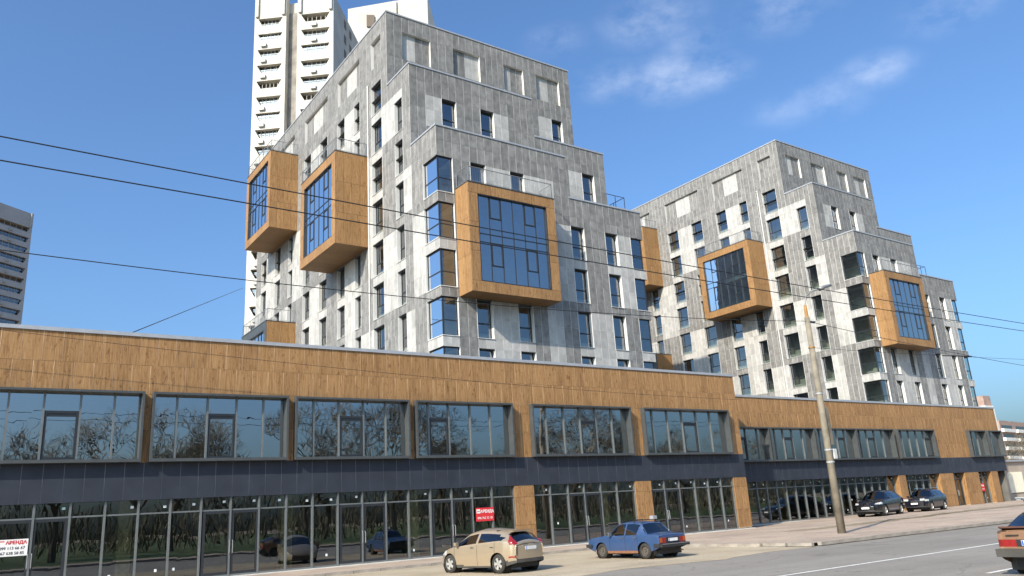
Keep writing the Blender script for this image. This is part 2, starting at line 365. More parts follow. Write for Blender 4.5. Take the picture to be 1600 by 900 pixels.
# kerbs: each stone its own piece
def kerb(pts_fn, n, name):
    root = bpy.data.objects.new(name, None); COL.objects.link(root); root['kind'] = 'structure'; root['_o'] = (0, 0, 0)
    b0 = MB(); b0.box(-0.49, 0.49, -0.075, 0.075, -0.11, 0.0); me = b0.mesh('kerb_stone', 'kerb_concrete')
    for i in range(n):
        p, a = pts_fn(i); o = link(me, 'kerb_stone', root, (p[0], p[1], p[2]+0.012*(rnd()-0.5)), a+0.02*(rnd()-0.5))
kerb(lambda i: ((25.0+i*1.0, 17.45, pz(25+i)+0.02), 0), 70, 'road_kerb')
kerb(lambda i: ((-6+i*1.0, 26.58, -1.565), 0), 30, 'walkway_kerb')
kerb(lambda i: ((24.1+0.12*math.cos(i*1.3), 18.0+i*1.0, -1.575), math.pi/2), 9, 'side_kerb')
g = MB(); g.box(-120, 260, 1.45, 1.62, -1.9, -1.57); struct('near_kerb', g, 'kerb_concrete')
def stripe(name, y, segs):
    g = MB()
    for a, b2 in segs: g.quad((a, y-0.06, -1.694), (b2, y-0.06, -1.694), (b2, y+0.06, -1.694), (a, y+0.06, -1.694))
    struct(name, g, 'road_paint')
stripe('lane_line', 12.05, [(-40, 120)])
stripe('lane_dashes', 8.4, [(a, a+4) for a in range(-39, 120, 8) if not (17.6 < a < 20)] )

# ------------------------------------------------------------ podium with shops
def podium(o, D, X0, X1, zt, zbt, zbb, zband, zbase, boxes, woodfill, piers, bays, doors, gy, columns, rows, roofback):
    """rows: panel joints above the windows; boxes: (x0, x1, mullion x list, sash index)"""
    W = lambda mb, n, m, p=None, **k: mb.build(n, m, p or o, **k)
    singles = []
    back = MB(); yb = D+0.008
    def wpanel(x0, x1, z0, z1, mat='wood_panel', nm='wood_panel', y=D, gap=0.008):
        b = MB(); j = 0.003*(rnd()-0.5); b.panel('f', x0+gap, x1-gap, y+j, z0+0.003, z1-0.003, th=0.03); W(b, nm, mat)
    # wood above and between the boxes
    xs = split(X0, X1, 0.60)
    for k in range(len(rows)-1):
        off = 0.0 if k % 2 == 0 else 0.22
        xx = xs if off == 0 else [X0]+[x+off for x in xs[:-1]]+[X1]
        xx = sorted(set(xx))
        for a, b2 in zip(xx, xx[1:]): wpanel(a, b2, rows[k], rows[k+1])
    back.quad((X0, yb, rows[0]), (X1, yb, rows[0]), (X1, yb, zt), (X0, yb, zt), 0)
    for a, b2 in woodfill:
        back.quad((a, yb, zbb), (b2, yb, zbb), (b2, yb, rows[0]), (a, yb, rows[0]), 0)
        cut = split(a, b2, 0.60)
        zc = [zbb, zbb+(rows[0]-zbb)*0.48, rows[0]]
        for c, d in zip(cut, cut[1:]):
            for q in range(2): wpanel(c, d, zc[q], zc[q+1])
    W(back, 'panel_backing', 'wood_joint')
    b = MB(); b.box(X0-0.02, X1+0.05, D-0.05, D+0.5, zt, zt+0.13); W(b, 'coping', 'coping_metal')
    # dark band, panel by panel
    bb = MB(); bb.quad((X0, yb, zband), (X1, yb, zband), (X1, yb, zbb), (X0, yb, zbb)); W(bb, 'band_backing', 'dark_joint')
    xx = split(X0, X1, 0.60)
    for a, b2 in zip(xx, xx[1:]): wpanel(a, b2, zband, zbb, 'dark_band', 'band_panel', D+0.002*rnd(), 0.007)
    s = MB(); s.quad((X0, D, zband), (X1, D, zband), (X1, D+1.2, zband+0.001), (X0, D+1.2, zband+0.001)); W(s, 'soffit', 'dark_band')
    # projecting window boxes
    for bi, (a, b2, mul, si) in enumerate(boxes):
        f = MB(); y0, y1 = D-0.28, D+0.16; t = 0.075
        f.box(a, b2, y0, y1, zbt-0.02, zbt+t-0.02); f.box(a, b2, y0, y1, zbb, zbb+t+0.03)
        f.box(a, a+t, y0, y1, zbb+t+0.03, zbt-0.02); f.box(b2-t, b2, y0, y1, zbb+t+0.03, zbt-0.02)
        fo = W(f, 'window_box', 'box_frame_metal')
        xs = [a+t]+[x for x in mul]+[b2-t]; gz0, gz1 = zbb+t+0.03, zbt-0.02; yg = D+0.10
        for x in mul:
            q = MB(); q.box(x-0.03, x+0.03, yg-0.07, yg+0.05, gz0, gz1); W(q, 'mullion', 'mullion_metal', fo)
        for i in range(len(xs)-1):
            q0, q1 = xs[i]+0.012, xs[i+1]-0.012
            if i == si:
                zs = gz0+(gz1-gz0)*0.70
                q = MB(); e = 0.10; yy = yg-0.05
                q.box(q0, q1, yy, yg+0.05, zs-0.03, zs+0.06); q.box(q0, q1, yy, yg+0.04, gz0, gz0+e); q.box(q0, q0+e, yy, yg+0.04, gz0+e, zs-0.03); q.box(q1-e, q1, yy, yg+0.04, gz0+e, zs-0.03)
                q.box(q0+e, q1-e, yy+0.02, yg+0.04, zs-0.03-e, zs-0.03)
                W(q, 'opening_sash', 'anthracite', fo)
                p = MB(); p.quad((q0, yg, zs), (q1, yg, zs), (q1, yg, gz1), (q0, yg, gz1)); W(p, 'pane', 'podium_glass', fo)
                p = MB(); p.quad((q0, yg, gz0), (q1, yg, gz0), (q1, yg, zs), (q0, yg, zs)); W(p, 'pane', 'podium_glass', fo)
            else:
                e1, e2, e3 = (0.006*(rnd()-0.5) for _ in range(3))
                p = MB(); p.quad((q0, yg+e1, gz0), (q1, yg+e2, gz0), (q1, yg+e3, gz1), (q0, yg-e1, gz1)); W(p, 'pane', 'podium_glass', fo)
    # upper floor room behind the boxes
    r = MB(); ry = D+5.0
    r.quad((X0, D+0.2, zbb-0.05), (X1, D+0.2, zbb-0.05), (X1, ry, zbb-0.05), (X0, ry, zbb-0.05)); r.quad((X0, D+0.2, zbt+0.3), (X1, D+0.2, zbt+0.3), (X1, ry, zbt+0.3), (X0, ry, zbt+0.3))
    r.quad((X0, ry, zbb), (X1, ry, zbb), (X1, ry, zbt+0.3), (X0, ry, zbt+0.3))
    for x in (X0+0.05, X1-0.05): r.quad((x, D+0.2, zbb), (x, ry, zbb), (x, ry, zbt+0.3), (x, D+0.2, zbt+0.3))
    W(r, 'upper_room', 'room_plaster')
    # shop floor: room, columns
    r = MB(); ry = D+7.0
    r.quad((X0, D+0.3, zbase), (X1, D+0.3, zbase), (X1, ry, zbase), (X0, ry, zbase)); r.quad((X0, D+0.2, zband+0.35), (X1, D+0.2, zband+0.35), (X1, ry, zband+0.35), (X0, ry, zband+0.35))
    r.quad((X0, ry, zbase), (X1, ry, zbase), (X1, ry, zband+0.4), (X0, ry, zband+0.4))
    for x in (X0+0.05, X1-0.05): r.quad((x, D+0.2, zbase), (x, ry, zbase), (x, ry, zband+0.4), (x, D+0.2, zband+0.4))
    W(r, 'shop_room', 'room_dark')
    for x in columns:
        q = MB(); q.box(x-0.22, x+0.22, D+gy+0.5, D+gy+0.94, zbase, zband+0.3); W(q, 'inner_column', 'osb_column')
    # wood piers
    for a, b2 in piers:
        bk = MB(); bk.box(a+0.02, b2-0.02, D+0.04, D+0.6, zbase+0.05, zband); pk = W(bk, 'pier', 'wood_joint')
        cut = split(a, b2, 0.56); zc = [zbase+0.09, zbase+0.09+(zband-zbase)*0.34, zbase+0.09+(zband-zbase)*0.78, zband-0.01]
        for c, d in zip(cut, cut[1:]):
            for q in range(3):
                p = MB(); p.box(c+0.005, d-0.005, D+0.002, D+0.034, zc[q]+0.006, zc[q+1]-0.006); W(p, 'wood_panel', 'wood_panel', pk)
        for sx in (a, b2-0.03):
            p = MB(); p.box(sx, sx+0.03, D+0.036, D+0.7, zbase+0.09, zband-0.01); W(p, 'side_panel', 'wood_panel', pk)
    # glazing
    yg = D+gy; zt_ = zbase+(zband-zbase)*0.835
    for a, b2, ms in bays:
        xs = [a]+[m for m in ms if a+0.2 < m < b2-0.2]+[b2]
        t = MB(); t.box(a, b2, yg-0.06, yg+0.04, zt_-0.025, zt_+0.025); W(t, 'transom', 'mullion_metal')
        t = MB(); t.box(a, b2, yg-0.07, yg+0.05, zbase+0.02, zbase+0.085); W(t, 'sill_rail', 'mullion_metal')
        for i, x in enumerate(xs):
            q = MB(); q.box(x-0.032, x+0.032, yg-0.085, yg+0.045, zbase+0.02, zband); W(q, 'mullion', 'mullion_metal')
        for i in range(len(xs)-1):
            q0, q1 = xs[i], xs[i+1]
            p = MB(); e = 0.004*(rnd()-0.5); p.quad((q0, yg, zt_), (q1, yg+e, zt_), (q1, yg-e, zband), (q0, yg, zband)); po = W(p, 'pane', 'shop_glass')
            if rnd() < 0.75:
                sx = q1-0.16-0.1*rnd(); sz = zt_+0.16+0.1*rnd(); k = MB(); k.quad((sx-0.05, yg-0.004, sz), (sx+0.05, yg-0.004, sz), (sx+0.05, yg-0.004, sz+0.08), (sx-0.05, yg-0.004, sz+0.08)); W(k, 'sticker', 'paper_white' if rnd() < 0.75 else 'paper_mint', po)
            if any(d0-0.05 < (q0+q1)/2 < d1+0.05 for d0, d1 in doors): continue
            e1, e2 = 0.008*(rnd()-0.5), 0.008*(rnd()-0.5)
            p = MB(); p.quad((q0, yg, zbase+0.05), (q1, yg+e1, zbase+0.05), (q1, yg+e2, zt_), (q0, yg-e1, zt_)); po = W(p, 'pane', 'shop_glass')
            if rnd() < 0.35:
                sx = q0+0.2+0.5*rnd(); sz = zbase+0.3+1.5*rnd()*rnd(); k = MB(); k.quad((sx-0.04, yg-0.012, sz), (sx+0.04, yg-0.012, sz), (sx+0.04, yg-0.012, sz+0.09), (sx-0.04, yg-0.012, sz+0.09)); W(k, 'sticker', 'paper_white', po)
    for d0, d1 in doors:
        mid = (d0+d1)/2
        for q0, q1, hs in ((d0+0.03, mid-0.005, 1), (mid+0.005, d1-0.03, -1)):
            e = 0.095; f = MB(); ya, yb2 = yg-0.065, yg+0.03; z0, z1 = zbase+0.03, zt_-0.025
            f.box(q0, q0+e, ya, yb2, z0, z1); f.box(q1-e, q1, ya, yb2, z0, z1); f.box(q0+e, q1-e, ya, yb2, z0, z0+0.15); f.box(q0+e, q1-e, ya, yb2, z1-e, z1)
            do = W(f, 'door_leaf', 'anthracite')
            p = MB(); p.quad((q0, yg-0.02, z0), (q1, yg-0.02, z0), (q1, yg-0.02, z1), (q0, yg-0.02, z1)); W(p, 'pane', 'shop_glass', do)
            hx = (q1-0.05) if hs > 0 else (q0+0.05)
            h = MB(); h.tube([(hx, ya-0.01, z0+0.75), (hx, ya-0.07, z0+0.78), (hx, ya-0.07, z0+1.17), (hx, ya-0.01, z0+1.2)], 0.016); W(h, 'door_handle', 'rail_steel', do)
    p = MB(); p.box(X0, X1, yg-0.34, yg-0.05, zbase-0.09, zbase+0.022); W(p, 'plinth', 'plinth_concrete')
    # body behind and roof
    c = MB(); c.quad((X0, D+0.5, zt+0.02), (X1, D+0.5, zt+0.02), (X1, roofback, zt+0.02), (X0, roofback, zt+0.02)); W(c, 'roof', 'roof_membrane')
    c = MB(); c.quad((X1, D+0.045, zband), (X1, roofback, zband), (X1, roofback, zt), (X1, D+0.045, zt)); c.quad((X0, D+0.045, zbase), (X0, roofback, zbase), (X0, roofback, zt), (X0, D+0.045, zt)); c.quad((X1-0.03, D+1.0, zbase), (X1-0.03, roofback, zbase), (X1-0.03, roofback, zband), (X1-0.03, D+1.0, zband)); W(c, 'end_wall', 'wood_panel_dark')

DA, DB = 30.0, 32.3
shopA = thing('shop_building', 'long wood-panelled two-storey shop building behind the beige and blue cars', 'building', (12, DA, -1.575))
ms = [2.22+1.02*k for k in range(-14, 19)]
podium(shopA, DA, -12.0, 36.47, 6.80, 4.76, 2.41, 1.16, -1.575,
  [(-9.9, -5.1, [-9.0, -8.0, -7.0, -6.0], 2), (-4.75, 0.05, [-3.9, -2.9, -1.9, -0.9], 2), (0.33, 5.19, [1.2, 2.2, 3.27, 4.3], 2), (5.46, 10.29, [6.33, 7.38, 8.42, 9.42], 2), (10.57, 15.46, [11.4, 12.45, 13.5, 14.5], 2),
   (15.76, 20.72, [16.5, 17.5, 18.6, 19.65], 1), (21.80, 28.0, [22.8, 23.86, 24.87, 25.87, 26.92], 3), (28.90, 35.40, [29.75, 30.85, 31.95, 33.05, 34.15], 3)],
  [(-12, -9.9), (-5.1, -4.75), (0.05, 0.33), (5.19, 5.46), (10.29, 10.57), (15.46, 15.76), (20.72, 21.80), (28.0, 28.90), (35.40, 36.47)],
  [(20.74, 21.80), (28.05, 29.14), (35.38, 36.45)],
  [(-11.9, 20.74, ms), (21.80, 28.05, [22.78, 23.83, 24.80, 25.84, 26.88]), (29.14, 35.38, [30.11, 31.20, 32.37, 33.40, 34.41])],
  [(1.20, 3.24), (7.36, 9.40), (12.46, 14.50), (16.54, 18.58), (23.83, 25.84), (29.14, 31.20)], 0.15, [5.0, 10.6, 16.0, 26.5, 33], [4.76, 5.78, 6.80], 80.0)
shopB = thing('shop_building', 'lower wood-panelled two-storey shop building behind the two dark parked cars', 'building', (55, DB, -1.56))
podium(shopB, DB, 36.2, 72.1, 6.08, 4.15, 2.11, 0.95, -1.56,
  [(36.9, 41.72, [37.8, 38.9, 39.8, 40.9], 2), (41.82, 46.36, [42.6, 43.45, 44.35, 45.4], 2), (46.46, 51.05, [47.3, 48.2, 49.2, 50.1], 3), (51.1, 55.72, [51.9, 52.75, 53.7, 54.7], 2), (56.25, 61.32, [57.2, 58.2, 59.2, 60.25], 4), (66.6, 69.32, [67.55, 68.4], 0), (69.7, 72.0, [70.6], -1)],
  [(36.2, 36.9), (41.72, 41.82), (46.36, 46.46), (51.05, 51.1), (55.72, 56.25), (61.32, 66.6), (69.32, 69.7), (72.0, 72.1)],
  [(55.72, 56.66), (61.4, 63.35), (65.1, 67.25), (69.3, 70.4)],
  [(36.3, 55.72, [36.8+0.945*k for k in range(20)]), (56.66, 61.4, [57.6, 58.6, 59.55, 60.5]), (63.35, 65.1, [64.2]), (67.25, 69.3, [68.5])],
  [(63.35, 65.1)], 0.45, [44, 50, 59], [4.15, 5.12, 6.08], 80.0)

# rental notices on the shop glass
def text_mesh(txt, size, mat, parent, loc, name, bold=0.0):
    cu = bpy.data.curves.new(name, 'FONT'); cu.body = txt; cu.size = size; cu.align_x = 'CENTER'; cu.align_y = 'CENTER'; cu.offset = bold; cu.extrude = 0.0006
    t = bpy.data.objects.new(name, cu); COL.objects.link(t)
    bpy.context.view_layer.update()
    me = bpy.data.meshes.new_from_object(t.evaluated_get(bpy.context.evaluated_depsgraph_get())); bpy.data.objects.remove(t)
    me.materials.clear(); me.materials.append(MATS[mat])
    o = bpy.data.objects.new(name, me); COL.objects.link(o); o.parent = parent; o.location = loc; o.rotation_euler = (math.pi/2, 0, 0)
    return o
def notice(cx, y, cz, w_, h_, mat, label):
    t = thing('rental_notice', label, 'sign', (cx, y, cz-h_/2))
    b = MB(); b.box(cx-w_/2, cx+w_/2, y-0.004, y+0.004, cz-h_/2, cz+h_/2); b.build('board', mat, t)
    return t
t = notice(1.73, DA+0.05, -0.13, 0.84, 0.50, 'sign_white', 'white rental notice with red heading on the leftmost shop door')
text_mesh('АРЕНДА', 0.135, 'print_red', t, (0.10, -0.008, 0.40), 'heading', 0.006)
text_mesh('099 113 66 67', 0.118, 'print_black', t, (0.0, -0.008, 0.235), 'phone_number', 0.0015)
text_mesh('067 638 58 85', 0.118, 'print_black', t, (-0.01, -0.008, 0.085), 'phone_number', 0.0015)
b = MB(); b.box(-0.37, -0.34, -0.008, -0.005, 0.30, 0.46); b.box(-0.34, -0.22, -0.008, -0.005, 0.43, 0.46); b.build('logo', 'print_red', t, origin=(0, 0, 0))
t = notice(19.13, DA+0.05, 0.01, 0.92, 0.56, 'sign_red', 'red rental notice with white lettering on glass beside the wood pier')
text_mesh('АРЕНДА', 0.165, 'sign_white', t, (0.12, -0.008, 0.40), 'heading', 0.006)
text_mesh('096 762 52 18', 0.130, 'sign_white', t, (0.0, -0.008, 0.13), 'phone_number', 0.0015)
b = MB(); b.box(-0.42, -0.24, -0.008, -0.005, 0.33, 0.50); b.build('logo', 'sign_white', t, origin=(0, 0, 0))
b = MB(); b.box(-0.385, -0.345, -0.011, -0.0085, 0.385, 0.44); b.box(-0.32, -0.28, -0.011, -0.0085, 0.385, 0.44); b.build('logo_mark', 'print_black', t, origin=(0, 0, 0))
t = notice(68.0, DB+0.3, -0.25, 0.8, 0.62, 'sign_red', 'small red notice on glass at the far right end of the shops')
text_mesh('АРЕНДА', 0.16, 'sign_white', t, (0.0, -0.008, 0.44), 'heading', 0.006)
text_mesh('096 762 52 18', 0.115, 'sign_white', t, (0.0, -0.008, 0.18), 'phone_number', 0.0015)

# ------------------------------------------------------------ stepped apartment tower (one design, standing twice)
XL, XR = 23.67, 41.6
HEAD = [10.0, 13.18, 16.30, 19.50, 22.72, 25.96, 29.24, 32.48]
SILL = [7.5, 10.71, 13.86, 17.05, 20.22, 23.45, 26.75, 30.0]
tower = thing('apartment_tower', 'stepped grey-panelled apartment block at centre left, rising in front of the white high-rise', 'building', (XL, 41.0, 6.0))
TO = tuple(tower['_o'])
panels = []        # (key, box args, material)
back = MB()
def face_grid(axis, plane, us, vs, classify, step=0.62):
    """clads one wall; axis 'f' faces the street (u = x), axis 'l' faces left (u = y)"""
    for i in range(len(us)-1):
        cuts = split(us[i], us[i+1], step)
        for j in range(len(vs)-1):
            uc, vc = (us[i]+us[i+1])/2, (vs[j]+vs[j+1])/2
            k = classify(uc, vc)
            if k is None: continue
            mat, rec = k
            d0 = plane+rec
            if axis == 'f': back.quad((us[i], d0+0.007, vs[j]), (us[i+1], d0+0.007, vs[j]), (us[i+1], d0+0.007, vs[j+1]), (us[i], d0+0.007, vs[j+1]), 0)
            else: back.quad((d0+0.007, us[i+1], vs[j]), (d0+0.007, us[i], vs[j]), (d0+0.007, us[i], vs[j+1]), (d0+0.007, us[i+1], vs[j+1]), 0)
            for a, b in zip(cuts, cuts[1:]):
                g_ = 0.0095; a2, b2, v0, v1 = a+g_, b-g_, vs[j]+0.003, vs[j+1]-0.003
                jt = 0.003*(rnd()-0.5)
                if axis == 'f':
                    c = ((a+b)/2, plane, vc); bx = ('f', a2, b2, d0+jt, v0, v1); cs = c[1]
                else:
                    c = (plane, (a+b)/2, vc); bx = ('l', a2, b2, d0+jt, v0, v1); cs = c[0]
                key = (b-a)*(vs[j+1]-vs[j])*cs/Vector(c).length**3
                panels.append((key, bx, mat))
            if rec > 0:    # cheeks of a recess
                e = 0.05
                if axis == 'f':
                    for uu, nb in ((us[i], us[i]-0.05), (us[i+1], us[i+1]+0.05)):
                        q = classify(nb, vc)
                        if q and q[1] == 0: back.quad((uu, plane, vs[j]), (uu, d0+e, vs[j]), (uu, d0+e, vs[j+1]), (uu, plane, vs[j+1]), 1)
                    q = classify(uc, vs[j+1]+0.05)
                    if q and q[1] == 0: back.quad((us[i], plane, vs[j+1]), (us[i+1], plane, vs[j+1]), (us[i+1], d0+e, vs[j+1]), (us[i], d0+e, vs[j+1]), 1)
                else:
                    for uu, nb in ((us[i], us[i]-0.05), (us[i+1], us[i+1]+0.05)):
                        q = classify(nb, vc)
                        if q and q[1] == 0: back.quad((plane, uu, vs[j]), (d0+e, uu, vs[j]), (d0+e, uu, vs[j+1]), (plane, uu, vs[j+1]), 1)
                    q = classify(uc, vs[j+1]+0.05)
                    if q and q[1] == 0: back.quad((plane, us[i], vs[j+1]), (plane, us[i+1], vs[j+1]), (d0+e, us[i+1], vs[j+1]), (d0+e, us[i], vs[j+1]), 1)
def inr(u, v, rects): return any(a < u < b and c < v < d for a, b, c, d in rects)
G, Wt = 'grey_panel', 'light_panel'

# windows: (u0, u1, row)
WF = [(26.25, 27.45), (29.47, 30.66), (34.53, 35.75), (37.76, 38.97)]
win_f41 = [(a, b, r) for a, b in WF for r in (0, 1)] + [(a, b, r) for a, b in WF[2:] for r in (2, 3)] + [(26.25, 27.45, 4), (29.47, 30.66, 4)]
win_f44 = [(26.30, 27.50, 6), (29.62, 30.82, 6), (39.10, 40.35, 5)]
win_f48 = [(39.26, 40.42, 7)]
CA, CB, CC, CD, CE, CF, CG, CH, CI = (45.65, 46.86), (49.0, 50.78), (52.95, 54.05), (56.0, 57.5), (59.75, 61.45), (63.65, 65.38), (68.12, 69.3), (71.5, 73.1), (75.7, 77.4)
win_l = [(*CA, r) for r in range(0, 7)] + [(*CB, r) for r in range(0, 8)]
win_l += [(*c, r) for c in (CC, CD) for r in (0, 1, 2, 3, 6, 7)]
win_l += [(*c, r) for c in (CE, CF) for r in range(0, 8)]
win_l += [(*c, r) for c in (CG, CH) for r in (3, 4, 5)] + [(*CI, r) for r in range(0, 8)]
def wrects(ws): return [(a, b, SILL[r], HEAD[r]) for a, b, r in ws]
hole41 = wrects(win_f41) + [(XL, 24.87, SILL[r], HEAD[r]) for r in range(5)] + [(40.3, XR, SILL[r], HEAD[r]) for r in range(0, 4)]
light41 = [(27.45, 29.47, 7.0, 13.18), (31.92, 33.2, 7.0, 13.18), (35.75, 37.76, 7.0, 13.18), (26.25, 30.66, 10.0, 10.71), (34.53, 38.97, 10.0, 10.71), (40.3, XR, 10.0, 10.71), (24.0, 24.87, 10.0, 10.71), (XL, 24.87, 10.0, 10.71),
  (33.2, 34.53, 13.86, 19.5), (34.53, 35.75, 16.30, 17.05), (38.97, 40.3, 13.86, 19.5), (37.76, XR, 16.30, 17.05), (XL, 24.87, 16.30, 17.05), (27.45, 28.8, 20.22, 22.72), (28.8, 29.47, 20.22, 22.72), (31.92, 33.2, 20.22, 22.72), (30.66, 31.92, 20.22, 22.72)]
def c41(u, v):
    if v > 24.86 or (u > 34.53 and v > 21.66): return None
    if inr(u, v, hole41): return None
    return (Wt if inr(u, v, light41) else G, 0)
V41 = [6.0, 7.5, 8.75, 10.0, 10.71, 11.95, 13.18, 13.86, 15.1, 16.30, 17.05, 18.28, 19.5, 20.22, 21.66, 22.72, 23.85, 24.86]
U41 = [XL, 24.87, 26.25, 27.45, 28.8, 29.47, 30.66, 31.92, 33.2, 34.53, 35.75, 37.76, 38.97, 40.3, XR]
face_grid('f', 41.0, U41, V41, c41)
hole44 = wrects(win_f44); light44 = [(24.95, 26.30, 26.75, 29.24), (30.82, 32.1, 26.75, 29.24), (37.75, 39.10, 23.45, 25.96)]
def c44(u, v):
    if v > 31.36 or (u > 34.53 and v > 28.14): return None
    if inr(u, v, hole44): return None
    return (Wt if inr(u, v, light44) else G, 0)
face_grid('f', 44.5, [XL, 24.95, 26.30, 27.50, 29.62, 30.82, 32.1, 34.53, 37.75, 39.10, 40.35, XR], [21.3, 22.4, 23.45, 24.7, 25.96, 26.75, 28.14, 29.24, 30.25, 31.36], c44)
hole48 = wrects(win_f48); light48 = [(37.88, 39.26, 30.0, 32.48)]
niche48 = [(25.0, 27.52), (29.58, 32.15), (34.5, 36.55), (37.88, 40.42)]; nl48 = [(25.0, 26.23), (30.82, 32.15), (34.5, 35.29), (37.88, 39.26)]
def c48(u, v):
    if v > 37.8 or inr(u, v, hole48): return None
    if 34.06 < v < 36.45 and any(a < u < b for a, b in niche48): return (Wt if any(a < u < b for a, b in nl48) else G, 0.22)
    return (Wt if inr(u, v, light48) else G, 0)
face_grid('f', 48.0, [XL, 25.0, 26.23, 27.52, 29.58, 30.82, 32.15, 34.5, 35.29, 36.55, 37.88, 39.26, 40.42, XR], [28.0, 29.0, 30.0, 31.25, 32.48, 33.2, 34.06, 36.45, 37.8], c48)
# the long left-hand wall
holeL = wrects(win_l) + [(41.0, 42.85, SILL[r], HEAD[r]) for r in range(5)]
lightL = [(45.65, 50.78, 26.75, 30.0), (44.5, 46.86, 20.22, 23.45), (42.85, 44.5, 13.86, 19.5), (46.86, 49.0, 13.86, 19.5), (44.5, 45.65, 7.0, 13.18), (45.65, 46.86, 10.0, 10.71), (49.0, 50.78, 10.0, 10.71), (50.78, 52.95, 7.0, 13.18),
  (41.0, 42.85, 10.0, 10.71), (41.0, 42.85, 16.30, 17.05), (45.65, 46.86, 16.30, 17.05), (49.0, 50.78, 16.30, 17.05), (50.78, 51.6, 17.05, 26.75), (49.0, 50.78, 22.72, 23.45), (49.0, 50.78, 19.5, 20.22), (49.0, 50.78, 25.96, 26.75),
  (54.05, 56.0, 26.75, 32.48), (52.95, 57.5, 29.24, 30.0), (61.45, 63.65, 26.75, 32.48), (59.75, 65.38, 29.24, 30.0), (63.65, 65.38, 25.96, 26.75), (65.38, 68.12, 19.5, 25.96), (63.65, 65.38, 22.72, 23.45),
  (61.45, 63.65, 17.05, 19.5), (61.45, 63.65, 10.71, 16.3), (59.75, 65.38, 16.30, 17.05), (54.05, 56.0, 10.71, 16.3), (52.95, 57.5, 16.30, 17.05), (54.05, 56.0, 17.05, 19.5), (57.5, 58.85, 7.0, 13.18),
  (73.1, 75.7, 19.5, 25.96), (75.7, 77.4, 22.72, 23.45), (71.5, 73.1, 22.72, 23.45), (68.12, 69.3, 22.72, 23.45), (69.3, 71.5, 17.05, 19.5), (77.4, 79.0, 13.18, 22.72)]
nicheL = [(49.0, 50.78), (52.95, 57.5), (59.75, 65.38), (68.12, 73.1)]; nlL = [(54.05, 56.0), (61.45, 63.65), (69.3, 71.5)]
def cL(u, v):
    if v > 37.8 or (u < 48.0 and v > 31.36) or (u < 44.5 and v > 24.86): return None
    if inr(u, v, holeL): return None
    if 34.06 < v < 36.45 and any(a < u < b for a, b in nicheL): return (Wt if any(a < u < b for a, b in nlL) else G, 0.24)
    return (Wt if inr(u, v, lightL) else G, 0)
face_grid('l', XL, [41.0, 42.85, 44.5, 45.65, 46.86, 48.0, 49.0, 50.78, 51.6, 52.95, 54.05, 56.0, 57.5, 58.85, 59.75, 61.45, 63.65, 65.38, 67.05, 68.12, 69.3, 71.5, 73.1, 74.35, 75.7, 77.4, 79.0],
  [6.0, 7.5, 8.75, 10.0, 10.71, 11.95, 13.18, 13.86, 15.1, 16.30, 17.05, 18.28, 19.5, 20.22, 21.5, 22.72, 23.45, 24.86, 25.96, 26.75, 28.0, 29.24, 30.0, 31.36, 32.48, 33.2, 34.06, 36.45, 37.8], cL)
back.build('panel_backing', ['joint_metal', 'reveal_white'], tower)
# the 300 panels that show largest are pieces of their own, the rest one part
panels.sort(key=lambda t: -t[0])
for key, bx, mat in panels[:300]:
    b = MB(); b.panel(*bx); b.build('wall_panel', mat, tower)
rest = MB()
for key, bx, mat in panels[300:]: rest.panel(*bx, m=0 if mat == G else 1)
rest.build('wall_panels', [G, Wt], tower, kind='stuff')

# hidden sides and roofs of the stepped body
s = MB()
def slab(x0, x1, y0, z): s.quad((x0, y0+0.02, z), (x1, y0+0.02, z), (x1, 79, z), (x0, 79, z))
slab(XL+0.02, XR, 48, 37.7); slab(XL+0.02, 34.53, 44.5, 31.26); slab(34.53, XR, 44.5, 28.04); slab(XL+0.02, 34.53, 41, 24.76); slab(34.53, XR, 41, 21.56)
s.quad((XR, 42.3, 6), (XR, 79, 6), (XR, 79, 21.66), (XR, 42.3, 21.66), 1); s.quad((XR, 44.52, 21.5), (XR, 79, 21.5), (XR, 79, 28.14), (XR, 44.52, 28.14), 1); s.quad((XR, 48.02, 28), (XR, 79, 28), (XR, 79, 37.8), (XR, 48.02, 37.8), 1)
s.quad((34.53, 41.02, 21.5), (34.53, 44.5, 21.5), (34.53, 44.5, 24.86), (34.53, 41.02, 24.86), 1); s.quad((34.53, 44.52, 28), (34.53, 48, 28), (34.53, 48, 31.36), (34.53, 44.52, 31.36), 1)
s.quad((XL, 79, 6), (XR, 79, 6), (XR, 79, 37.8), (XL, 79, 37.8), 1)
for r in range(4):    # strip between the right-hand corner windows
    s.quad((XR, 41.02, HEAD[r]), (XR, 42.3, HEAD[r]), (XR, 42.3, SILL[r+1] if r < 3 else 21.66), (XR, 41.02, SILL[r+1] if r < 3 else 21.66), 1)
s.build('body', ['roof_membrane', 'grey_panel'], tower)
def coping(segs):
    c = MB()
    for x0, x1, y0, y1, z in segs: c.box(x0, x1, y0, y1, z, z+0.12)
    c.build('coping', 'coping_metal', tower)
coping([(XL-0.05, XR+0.05, 47.95, 48.3, 37.8), (XL-0.05, XL+0.3, 48.3, 79, 37.8)])
coping([(XL-0.05, 34.58, 44.45, 44.8, 31.36), (XL-0.05, XL+0.3, 44.8, 47.99, 31.36)])
coping([(34.58, XR+0.05, 44.45, 44.8, 28.14)])
coping([(XL-0.05, 34.58, 40.95, 41.3, 24.86), (XL-0.05, XL+0.3, 41.3, 44.49, 24.86)])
coping([(34.58, XR+0.05, 40.95, 41.3, 21.66)])
